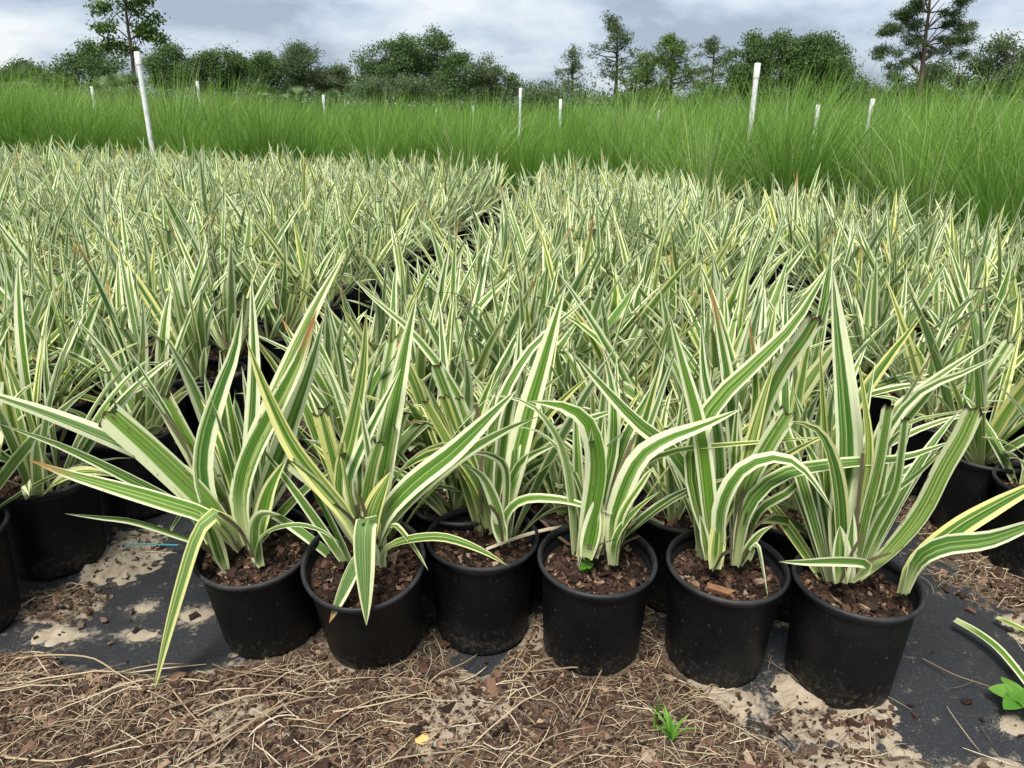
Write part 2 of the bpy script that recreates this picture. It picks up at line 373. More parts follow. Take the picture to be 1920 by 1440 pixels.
def lathe(mb, prof, seg=40, seed=(0.5, 0), wob=0.0):
    prof = np.asarray(prof, float); n = len(prof); an = np.arange(seg)*2*math.pi/seg
    rr = prof[:, 0][:, None]*(1 + wob*np.sin(2*an)[None, :])
    V = np.stack([rr*np.cos(an), rr*np.sin(an), np.repeat(prof[:, 1][:, None], seg, 1)], -1).reshape(-1, 3)
    i = np.arange(n-1)[:, None]*seg; j = np.arange(seg)[None, :]; j2 = (j+1) % seg
    F = np.stack([i+j, i+j2, i+seg+j2, i+seg+j], -1).reshape(-1, 4)
    uv = np.stack([np.tile(np.arange(seg)/seg, n), np.repeat(np.linspace(0, 1, n), seg)], 1)
    mb.add(V, F, uv, seed)
CUBE = np.array([[x, y, z] for z in (-1, 1) for y in (-1, 1) for x in (-1, 1)], float)
CUBEF = np.array([[0, 2, 3, 1], [4, 5, 7, 6], [0, 1, 5, 4], [2, 6, 7, 3], [0, 4, 6, 2], [1, 3, 7, 5]])
def rotm(rx, ry, rz): return np.array(Matrix.Rotation(rz, 3, 'Z') @ Matrix.Rotation(ry, 3, 'Y') @ Matrix.Rotation(rx, 3, 'X'))
def chip(mb, c, size, tilt=0.35, seed=None, rg=rnd):
    L = size*(0.6+0.9*rg.random()); Wd = L*(0.35+0.45*rg.random()); Hh = L*(0.12+0.2*rg.random())
    V = CUBE*np.array([L, Wd, Hh])/2*(1 + nrng.uniform(-0.38, 0.38, (8, 3)))
    R = rotm(rg.gauss(0, tilt), rg.gauss(0, tilt), rg.random()*6.28)
    V = V @ R.T + np.array(c)
    mb.add(V, CUBEF, np.zeros((8, 2)), (rg.random()**1.3 if seed is None else seed, 0))

# ------------------------------------------------------------------ ground, cloth, spilled sand and mulch
def grid_sheet(x0, x1, y0, y1, nx, ny, z):
    xs = np.linspace(x0, x1, nx+1); ys = np.linspace(y0, y1, ny+1)
    X, Y = np.meshgrid(xs, ys); Z = np.full_like(X, z)
    i = np.arange(ny)[:, None]*(nx+1) + np.arange(nx)[None, :]
    F = np.stack([i, i+1, i+nx+2, i+nx+1], -1).reshape(-1, 4)
    return X, Y, Z, F
_G = {}
def fbm(X, Y, scale, seed, oct=4):
    """smooth value noise on numpy arrays"""
    out = np.zeros_like(X); amp = 1.0; tot = 0
    for o in range(oct):
        k = seed+o*31
        if k not in _G: _G[k] = np.random.default_rng(k).random((256, 256))
        G = _G[k]
        x = X*scale*2**o + 100.3; y = Y*scale*2**o + 57.7
        xi = np.floor(x).astype(int); yi = np.floor(y).astype(int); fx = x-xi; fy = y-yi
        fx = fx*fx*(3-2*fx); fy = fy*fy*(3-2*fy)
        g = lambda a, b: G[a % 256, b % 256]
        out += amp*((g(xi, yi)*(1-fx)+g(xi+1, yi)*fx)*(1-fy) + (g(xi, yi+1)*(1-fx)+g(xi+1, yi+1)*fx)*fy)
        tot += amp; amp *= 0.55
    return out/tot

mb = MB(); X, Y, Z, F = grid_sheet(-600, 600, -300, 900, 60, 60, -0.012)
mb.add(np.stack([X, Y, Z], -1).reshape(-1, 3), F, np.zeros((X.size, 2)), (0, 0))
tag(mb.build('ground', EARTH), 'sandy earth reaching out to the tree line', 'ground', kind='structure')
def build_cloth():
    xs = np.concatenate([np.linspace(-9.5, -1.6, 80), np.arange(-1.58, 1.9, 0.016), np.linspace(1.92, 4.5, 30)]); ys = np.concatenate([np.linspace(0.2, 0.98, 20), np.arange(1.0, 2.3, 0.016), np.linspace(2.32, 13.0, 110)])
    X, Y = np.meshgrid(xs, ys); nx, ny = len(xs)-1, len(ys)-1; i = np.arange(ny)[:, None]*(nx+1) + np.arange(nx)[None, :]
    F = np.stack([i, i+1, i+nx+2, i+nx+1], -1).reshape(-1, 4)
    Z = (fbm(X, Y, 3.0, 5)-0.5)*0.004 - 0.002; D = np.zeros_like(X)
    for (a, b, rx, ry, h, mu) in blobs:
        c = atz(a, b, 0.0); D = np.maximum(D, np.clip(1.45 - 0.85*np.sqrt(((X-c.x)/rx)**2 + ((Y-c.y)/ry)**2), 0, 1)*(1-0.5*mu))
    D = np.maximum(D, np.clip(1 - (Y-np.interp(X, ex, ey))/0.05, 0, 1)*0.7)
    mb = MB(); mb.add(np.stack([X, Y, Z], -1).reshape(-1, 3), F, np.zeros((X.size, 2)), np.stack([D.ravel(), 0*D.ravel()], 1))
    return mb
mb = None
def finish_cloth(mb):
    tag(mb.build('ground_cloth', CLOTH), 'black woven weed cloth spread under the potted plants', 'ground cloth', kind='structure')


# soil lying on the cloth: depth field from blobs given by photo position (x, y, radius across, radius deep, height, mulch share)
edge_px = [(-150, 1195), (0, 1218), (120, 1262), (300, 1282), (400, 1262), (520, 1240), (640, 1235), (760, 1200), (840, 1262), (900, 1298), (960, 1225), (1080, 1200), (1180, 1190), (1240, 1255), (1330, 1300), (1400, 1362), (1470, 1395), (1560, 1400), (1660, 1425), (1760, 1440), (1900, 1432), (2100, 1440)]
EG = [atz(a, b, 0.0) for a, b in edge_px]
ex = np.array([p.x for p in EG]); ey = np.array([p.y for p in EG])
blobs = [(230, 1045, 0.085, 0.10, 0.022, 0.10), (110, 1130, 0.10, 0.07, 0.018, 0.55), (110, 1190, 0.075, 0.035, 0.012, 0.0), (265, 1140, 0.04, 0.03, 0.008, 0.0), (265, 1190, 0.045, 0.025, 0.007, 0.0), (365, 1150, 0.06, 0.03, 0.008, 0.0), (465, 1265, 0.04, 0.02, 0.008, 0.0),
         (640, 1268, 0.07, 0.022, 0.012, 0.05), (1350, 1320, 0.105, 0.06, 0.016, 0.05), (1500, 1300, 0.06, 0.06, 0.016, 0.1), (1500, 1360, 0.10, 0.045, 0.014, 0.5), (1590, 1370, 0.08, 0.04, 0.013, 0.4), (1620, 1330, 0.05, 0.05, 0.012, 0.3), (1690, 1410, 0.035, 0.02, 0.008, 0.0),
         (1905, 1360, 0.05, 0.035, 0.010, 0.05), (1830, 960, 0.20, 0.22, 0.022, 0.9), (1900, 1090, 0.20, 0.14, 0.02, 0.9), (1740, 960, 0.10, 0.20, 0.020, 0.85), (1830, 1050, 0.13, 0.08, 0.013, 0.75), (1940, 1180, 0.07, 0.06, 0.016, 0.3), (1890, 1010, 0.12, 0.10, 0.015, 0.7),
         (1190, 1220, 0.12, 0.10, 0.02, 0.85), (790, 1200, 0.05, 0.08, 0.016, 0.7), (1005, 1200, 0.03, 0.08, 0.012, 0.5), (560, 1230, 0.09, 0.06, 0.012, 0.6), (1450, 1120, 0.05, 0.08, 0.012, 0.6), (1220, 1100, 0.06, 0.10, 0.015, 0.8)]
finish_cloth(build_cloth())
sx0, sx1, sy0, sy1, st = -1.6, 1.9, 0.80, 2.30, 0.0065
X, Y, Z, F = grid_sheet(sx0, sx1, sy0, sy1, int((sx1-sx0)/st), int((sy1-sy0)/st), 0)
n_big = fbm(X, Y, 9, 21, 4); n_fine = fbm(X, Y, 45, 44, 4); n_mid = fbm(X, Y, 4.0, 77, 3)
dist = np.interp(X, ex, ey) - Y + (n_big-0.5)*0.10
front = np.clip(dist/0.06, -1.5, 1)
Hs = front*0.016
MU = np.clip(0.84 + (n_mid-0.5)*1.6, 0, 1)*(front > -1.5)
for (a, b, rx, ry, h, mu) in blobs:
    c = atz(a, b, 0.0)
    q = 1 - np.sqrt(((X-c.x)/rx)**2 + ((Y-c.y)/ry)**2) + (n_big-0.5)*1.3 + (n_fine-0.5)*1.3
    if h < 0.013 and mu < 0.2: q = q - 0.45
    hb = np.clip(q, -1.2, 0.9)*h
    tk = hb > Hs
    MU = np.where(tk, mu, MU); Hs = np.maximum(Hs, hb)
# the strip of sand at the front right
sandy = np.clip((X - 0.42)/0.2, 0, 1)*np.clip((dist)/0.02, 0, 1)*np.clip((0.16-dist)/0.06, 0, 1)
MU = np.clip(MU - 0.75*sandy, 0, 1)
far = Y < 1.0
Z = Hs + (n_fine-0.5)*0.010*np.clip(Hs/0.008+0.3, 0, 1.2) + (n_big-0.5)*0.006*np.clip(Hs/0.01, 0, 1)
keep = (Z.ravel()[F] > -0.006).any(1)
SOILZ = Z.copy(); SOILX0, SOILY0, SNX = sx0, sy0, X.shape[1]
F2 = F[keep]; used = np.unique(F2); remap = np.zeros(X.size, int); remap[used] = np.arange(len(used))
mb = MB(); mb.add(np.stack([X, Y, Z], -1).reshape(-1, 3)[used], remap[F2], np.zeros((len(used), 2)), np.stack([MU.ravel()[used], np.zeros(len(used))], 1))
tag(mb.build('sand_and_mulch', SPILL), 'sand and brown mulch washed over the black weed cloth', 'ground', kind='structure')
dxs = (sx1-sx0)/(X.shape[1]-1); dys = (sy1-sy0)/(X.shape[0]-1)
def soil_at(x, y):
    i = int(round((x-sx0)/dxs)); j = int(round((y-sy0)/dys))
    if 0 <= i < X.shape[1] and 0 <= j < X.shape[0]: return float(Z[j, i]), float(MU[j, i])
    return -0.01, 0.0

# ------------------------------------------------------------------ beds of potted plants: where every pot stands
POT_R, POT_H = 0.132, 0.250
hero_px = [(465, 1030), (678, 1065), (898, 1010), (1112, 1040), (1363, 1050), (1605, 1075)]
ROW0 = atz(465, 1030, 0.235)
base_px = [(500, 1240), (700, 1264), (893, 1250), (1078, 1278), (1325, 1293), (1572, 1337)]
TILT = [math.radians(a) for a in (12, 17, 2, 5, 4, 1)]
rim_px = [(474, 1055), (674, 1090), (902, 1018), (1112, 1058), (1366, 1066), (1608, 1090)]
HERO = [Vector((atz(c, d, POT_H).x, atz(a, b, 0.0).y + 0.106, 0)) for (a, b), (c, d) in zip(base_px, rim_px)]
HERO[0].x -= 0.012; HERO[2].y += 0.03; HERO[2].x += 0.002; HERO[3].x += 0.010
print('front pots', [(round(p.x, 3), round(p.y, 3)) for p in HERO], [round((HERO[i+1]-HERO[i]).length, 3) for i in range(5)])
back_px = [(-300, 262), (0, 268), (280, 275), (500, 283), (760, 290), (950, 300), (1100, 302), (1270, 320), (1450, 338), (1650, 358), (1800, 375), (1930, 400), (2200, 440)]
BK = [atz(a, b, 0.62) for a, b in back_px]
bs = np.array([p.x/p.y for p in BK]); by = np.array([p.y for p in BK])
def yback(s): return float(np.interp(s, bs, by))
PU = Vector((0.2640, -0.012, 0)); PV = Vector((0.033, 0.2360, 0))
def in_view(p, z0=0.0, z1=0.75, mg=0.0):
    """is anything of an upright at p between heights z0 and z1 inside the frame (mg = margin in photo pixels)"""
    for z in (z0, 0.5*(z0+z1), z1):
        d = Vector((p.x, p.y, z-CAM_H)); dep = d.y*math.cos(PITCH) - d.z*math.sin(PITCH)
        if dep < 0.2: continue
        u = d.x/dep*FPX; v = -(d.y*math.sin(PITCH) + d.z*math.cos(PITCH))/dep*FPX
        c, s = math.cos(ROLL), math.sin(ROLL); u, v = u*c - v*s, u*s + v*c
        if -960-mg < u < 960+mg and -720-mg < v < 720+mg: return True
    return False
spots = []      # (x, y, bed, row, place)
for r in range(1, 30):
    for c in range(-1 if r % 2 and r < 9 else 0, 6):
        p = Vector((ROW0.x + 0.03, ROW0.y + 0.01, 0)) + PU*(c + (0.5 if r % 2 else 0.0)) + PV*r
        if c == 5 and r in (1, 2, 3, 5, 7, 9, 11): continue
        spots.append([p.x, p.y, 'middle', r+1, c + (2 if r % 2 and r < 9 else 1)])
for r in range(0, 46):
    for c in range(0, 34):
        p = Vector((-1.255, 1.50, 0)) - PU*(c + (0.25 if r % 2 else 0.0)) + Vector((0.0390, 0.236, 0))*(r*1.06)
        if c == 0 and r < 3: p = [atz(-98, 990, POT_H), atz(76, 892, POT_H), atz(250, 803, POT_H)][r]
        spots.append([p.x, p.y, 'left', r+1, c+1])
for r in range(0, 24):
    for c in range(0, 8):
        p = Vector((1.36, 1.90, 0)) + PU*(c + (0.3 if r % 2 else 0.0)) + PV*(r*1.04)
        if c == 0 and r < 4: p = atz(*[(1862, 848), (1762, 784), (1704, 732), (1652, 688)][r], POT_H)
        if c == 1 and r == 0: p = atz(1972, 905, POT_H)
        spots.append([p.x, p.y, 'right', r+1, c+1])
S2 = []; BESIDE = []
for x, y, bed, r, c in spots:
    x += rnd.gauss(0, 0.010); y += rnd.gauss(0, 0.010)
    if y > yback(x/y): continue
    if not in_view(Vector((x, y, 0)), 0.0, 0.72, 170 if y < 2 else 40):
        if y > 2.0 and in_view(Vector((x, y, 0)), 0.0, 0.72, 320): BESIDE.append((x, y, bed, r, c))
        continue
    S2.append((x, y, bed, r, c))
S2.sort(key=lambda s: s[0]**2*0.3 + s[1]**2)
NEAR, MIDN = 118, 294
print('plants', len(S2) + 6, len(BESIDE), 'depth of leaf objects', S2[min(NEAR, len(S2)-1)][1], 'depth of objects', S2[min(MIDN, len(S2)-1)][1])

# ------------------------------------------------------------------ pots
def pot_meshes(seg):
    m1 = MB()
    lathe(m1, [(0.0, 0.003), (0.100, 0.003), (0.106, 0.0), (0.109, 0.004), (0.1105, 0.012), (0.1150, 0.11), (0.1200, 0.215), (0.1212, 0.2395)], seg)
    body = m1.mesh('pot', POT)
    m2 = MB()
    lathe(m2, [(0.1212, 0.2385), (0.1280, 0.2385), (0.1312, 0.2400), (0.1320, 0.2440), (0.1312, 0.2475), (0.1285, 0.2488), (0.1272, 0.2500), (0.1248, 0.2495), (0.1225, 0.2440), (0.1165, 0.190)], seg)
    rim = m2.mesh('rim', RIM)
    return body, rim
POTS = {48: pot_meshes(48), 20: pot_meshes(20)}
def soil_mesh(k, chips):
    m1 = MB(); seg = 28; rings = 6; V = [(0, 0, 0.218)]; rg = random.Random(k*5+1)
    for i in range(1, rings+1):
        for j in range(seg):
            a = j*2*math.pi/seg; r = 0.1178*i/rings
            V.append((r*math.cos(a), r*math.sin(a), 0.216 - 0.008*(i/rings)**3 + rg.uniform(-0.004, 0.004)))
    V = np.array(V); m1.add(V, np.array([[0, 1+j, 1+(j+1) % seg] for j in range(seg)]), np.zeros((len(V), 2)), (0, 0))
    Fq = [[1+i*seg+j, 1+(i+1)*seg+j, 1+(i+1)*seg+(j+1) % seg, 1+i*seg+(j+1) % seg] for i in range(rings-1) for j in range(seg)]
    m1.n -= len(V); m1.f.append(np.array(Fq) + m1.n); m1.uv.append(np.zeros((len(Fq)*4, 2))); m1.sd.append(np.zeros((len(Fq)*4, 2))); m1.n += len(V)
    soil = m1.mesh('soil', SOIL)
    m2 = MB()
    for i in range(chips):
        a = rg.random()*6.283; big = rg.random() < 0.06; r = (0.098 if big else 0.110)*math.sqrt(rg.random())
        chip(m2, (r*math.cos(a), r*math.sin(a), 0.2175 - 0.008*(r/0.12)**3 + rg.uniform(-0.002, 0.005)), 0.021 if big else rg.uniform(0.004, 0.012), 0.45, rg.random()**2.0, rg)
    return soil, m2.mesh('bark_mulch', CHIP, False)
SOILS = [soil_mesh(k, 850) for k in range(4)] 
def add_pot(root, seg, k, chips=True):
    body = link(bpy.data.objects.new('pot', POTS[seg][0]), root)
    link(bpy.data.objects.new('rim', POTS[seg][1]), body)
    so_ = link(bpy.data.objects.new('soil', SOILS[k % 4][0]), root)
    if chips:
        c = link(bpy.data.objects.new('bark_mulch', SOILS[k % 4][1]), so_); c['kind'] = 'stuff'
        a = (k*2.4) % 6.28; so_.rotation_euler = (0, 0, a)
    return body

# ------------------------------------------------------------------ the strap-leaved plants: a few kinds of which the beds are copies
def plan_plant(seed):
    """list of leaves: (points, width, N0, seed, flag, roll, twist, fold, cut, wbase)"""
    rg = random.Random(seed); L = []
    ns = rg.choice([3, 4, 4, 5])
    for s in range(ns):
        a0 = rg.random()*6.28; rr = 0.065*math.sqrt(rg.random())
        bx, by_ = rr*math.cos(a0), rr*math.sin(a0)
        lean = rg.uniform(0.0, 0.50); la = a0 + rg.uniform(-0.6, 0.6)
        fan = rg.random()*3.14; nl = rg.choice([5, 6, 6, 7])
        for i in range(nl):
            q = i/(nl-1)                                   # 0 inner and upright, 1 outer
            side = 1 if i % 2 else -1
            th0 = (0.08 + 0.66*q)*side + rg.uniform(-0.2, 0.2)
            bend = (0.14 + 0.20*rg.random() + 0.95*q*rg.random()**1.2)*side
            if rg.random() < 0.10: bend *= 2.6
            ln = rg.uniform(0.34, 0.56)*(1.0 - 0.22*q) * (1.05 if q < 0.3 else 1)
            cut = rg.random() < 0.19
            if cut: ln *= rg.uniform(0.45, 0.75)
            n = 9; t = np.linspace(0, 1, n+1)
            th = th0 + bend*t**1.6
            az = fan + rg.uniform(-0.25, 0.25)
            out = np.sin(th); up = np.cos(th)
            hx = np.concatenate([[0], np.cumsum((out[:-1]+out[1:])/2)])*ln/n; hz = np.concatenate([[0], np.cumsum((up[:-1]+up[1:])/2)])*ln/n
            px = bx + hx*math.cos(az) + hz*math.sin(lean)*math.cos(la); py = by_ + hx*math.sin(az) + hz*math.sin(lean)*math.sin(la); pz = 0.206 + hz*math.cos(lean*0.7)
            px += 0.012*side*math.cos(fan)*(0.3+q); py += 0.012*side*math.sin(fan)*(0.3+q)
            over = np.clip(0.226 - pz, 0, 1)*(t > 0.3); pz = pz + over*0.5
            P = np.stack([px, py, pz], 1)
            N0 = np.array([-side*math.cos(az), -side*math.sin(az), 0.35])
            fl = 0.5 if cut else (0.25 if rg.random() < 0.04 else 0.0)
            W = rg.uniform(0.019, 0.041)*(1.05 - 0.22*q)
            L.append((P, W, N0, rg.random(), fl, rg.uniform(-0.75, 0.75), rg.uniform(-0.9, 0.9), rg.uniform(0.25, 0.6), cut, 0.6))
        if rg.random() < 0.5:                              # an old dry sheath hugging the shoot
            h = rg.uniform(0.10, 0.26); a1 = rg.random()*6.28
            P = cr([(bx, by_, 0.208), (bx+0.012*math.cos(a1), by_+0.012*math.sin(a1), 0.208+h*0.5), (bx+0.05*math.cos(a1), by_+0.05*math.sin(a1), 0.208+h)], 6)
            L.append((P, 0.009, (math.cos(a1), math.sin(a1), 0.3), rg.random(), 1.0, 0, 1.0, 0.8, True, 0.8))
    return L
def stalk_mesh(seed):
    rg = random.Random(seed+900); m1 = MB(); az = rg.random()*6.28; h = rg.uniform(0.50, 0.66)
    P = cr([(0, 0, 0.2), (0.04*math.cos(az), 0.04*math.sin(az), 0.2+h*0.5), (0.12*math.cos(az), 0.12*math.sin(az), 0.2+h)], 6)
    tube(m1, P, np.linspace(0.0017, 0.0009, 7), 4, (rg.random(), 0))
    for i in range(5):
        b = P[3+i % 4]; a = rg.random()*6.28; l = rg.uniform(0.05, 0.12)
        Q = cr([b, b + np.array([l*0.5*math.cos(a), l*0.5*math.sin(a), l*0.5]), b + np.array([l*math.cos(a), l*math.sin(a), l*0.35])], 4)
        tube(m1, Q, np.linspace(0.0010, 0.0006, 5), 3, (rg.random(), 0))
        for k in (2, 3, 4):
            a2 = rg.random()*6.28; tube(m1, [Q[k], Q[k]+np.array([0.016*math.cos(a2), 0.016*math.sin(a2), -0.006])], [0.0008, 0.0013], 3, (rg.random(), 0))
    return m1.mesh('flower_stalk', STALK)
NPROTO = 22
PLANS = [plan_plant(100+k) for k in range(NPROTO)]
LEAFM = []                      # per kind: single leaf meshes
FULLM = []                      # per kind: all leaves in one mesh
for k, L in enumerate(PLANS):
    one = []; full = MB()
    for (P, W, N0, sd, fl, ro, tw, fo, cu, wb) in L:
        q = MB(); blade(q, P, W, N0, sd, fl, ro, tw, fo, 3, cu, wb); one.append(q.mesh('leaf', LEAF))
        blade(full, P[::2] if len(P) % 2 else P, W, N0, sd, fl, ro, tw, fo, 3, cu, wb)
    LEAFM.append(one); FULLM.append(full)
FULLMESH = [f.mesh('leaves', LEAF) for f in FULLM]
STALKM = [stalk_mesh(k) for k in range(4)]
ORD = ['first', 'second', 'third', 'fourth', 'fifth', 'sixth', 'seventh', 'eighth', 'ninth', 'tenth', 'eleventh', 'twelfth', 'thirteenth', 'fourteenth', 'fifteenth', 'sixteenth', 'seventeenth', 'eighteenth', 'nineteenth', 'twentieth']
def ordn(i): return ORD[i-1] if i <= 20 else (('twenty-' + ORD[i-21]) if i <= 29 else ('thirty-' + ORD[i-31] if 30 < i < 40 else 'thirtieth'))
def plant_label(bed, r, c):
    if bed == 'middle': return f'potted striped plant {ordn(c)} from the left in {ordn(r)} row of the middle bed'
    if bed == 'left': return f'potted striped plant {ordn(c)} from the alley in {ordn(r)} row of the left bed'
    return f'potted striped plant {ordn(c)} from the alley in {ordn(r)} row of the right bed'
for i, (x, y, bed, r, c) in enumerate(S2[:MIDN]):
    k = rnd.randrange(NPROTO); rz = rnd.random()*6.283; s = rnd.uniform(0.84, 1.14)
    o = empty('potted_plant', (x, y, 0.002), rz, 1.0)
    tag(o, plant_label(bed, r, c), 'potted plant', f'striped plants in the {bed} bed')
    if i < NEAR:
        add_pot(o, 48 if i < 50 else 20, rnd.randrange(4))
        for me in LEAFM[k]:
            lf = link(bpy.data.objects.new('leaf', me), o); lf.scale = (s, s, s); lf.location.z = 0.2*(1-s)
    else:
        add_pot(o, 20, rnd.randrange(4), False)
        lf = link(bpy.data.objects.new('leaves', FULLMESH[k]), o); lf['kind'] = 'stuff'; lf.scale = (s, s, s); lf.location.z = 0.2*(1-s)
    if rnd.random() < 0.16:
        link(bpy.data.objects.new('flower_stalk', STALKM[rnd.randrange(4)]), o)
# the rest of the beds, farther off
fm = MB(); fp = MB()
for (x, y, bed, r, c) in S2[MIDN:] + BESIDE:
    k = rnd.randrange(NPROTO); rz = rnd.random()*6.283; s = rnd.uniform(0.82, 1.12)
    R = np.array([[math.cos(rz), -math.sin(rz), 0], [math.sin(rz), math.cos(rz), 0], [0, 0, 1]])*s
    f = FULLM[k]; off = 0; sh = rnd.random()
    V = np.concatenate(f.v) @ R.T + np.array([x, y, 0.2*(1-s)])
    fm.v.append(V); fm.f.append(np.concatenate(f.f) + fm.n); fm.uv += f.uv
    fm.sd += [np.stack([(q[:, 0] + sh) % 1.0, q[:, 1]], 1) for q in f.sd]; fm.n += len(V)
    lathe(fp, [(0.106, 0.0), (0.12, 0.215), (0.132, 0.237), (0.132, 0.249), (0.12, 0.249), (0.118, 0.215), (0.0, 0.215)], 12); fp.v[-1] += np.array([x, y, 0.002])
if fm.n:
    o = fm.build('far_plants', LEAF); tag(o, 'mass of striped strap leaves at the far end of the beds', 'plants', kind='stuff')
    o2 = fp.build('far_pots', POT); tag(o2, 'black pots hidden among the leaves at the far end of the beds', 'pots', kind='stuff')

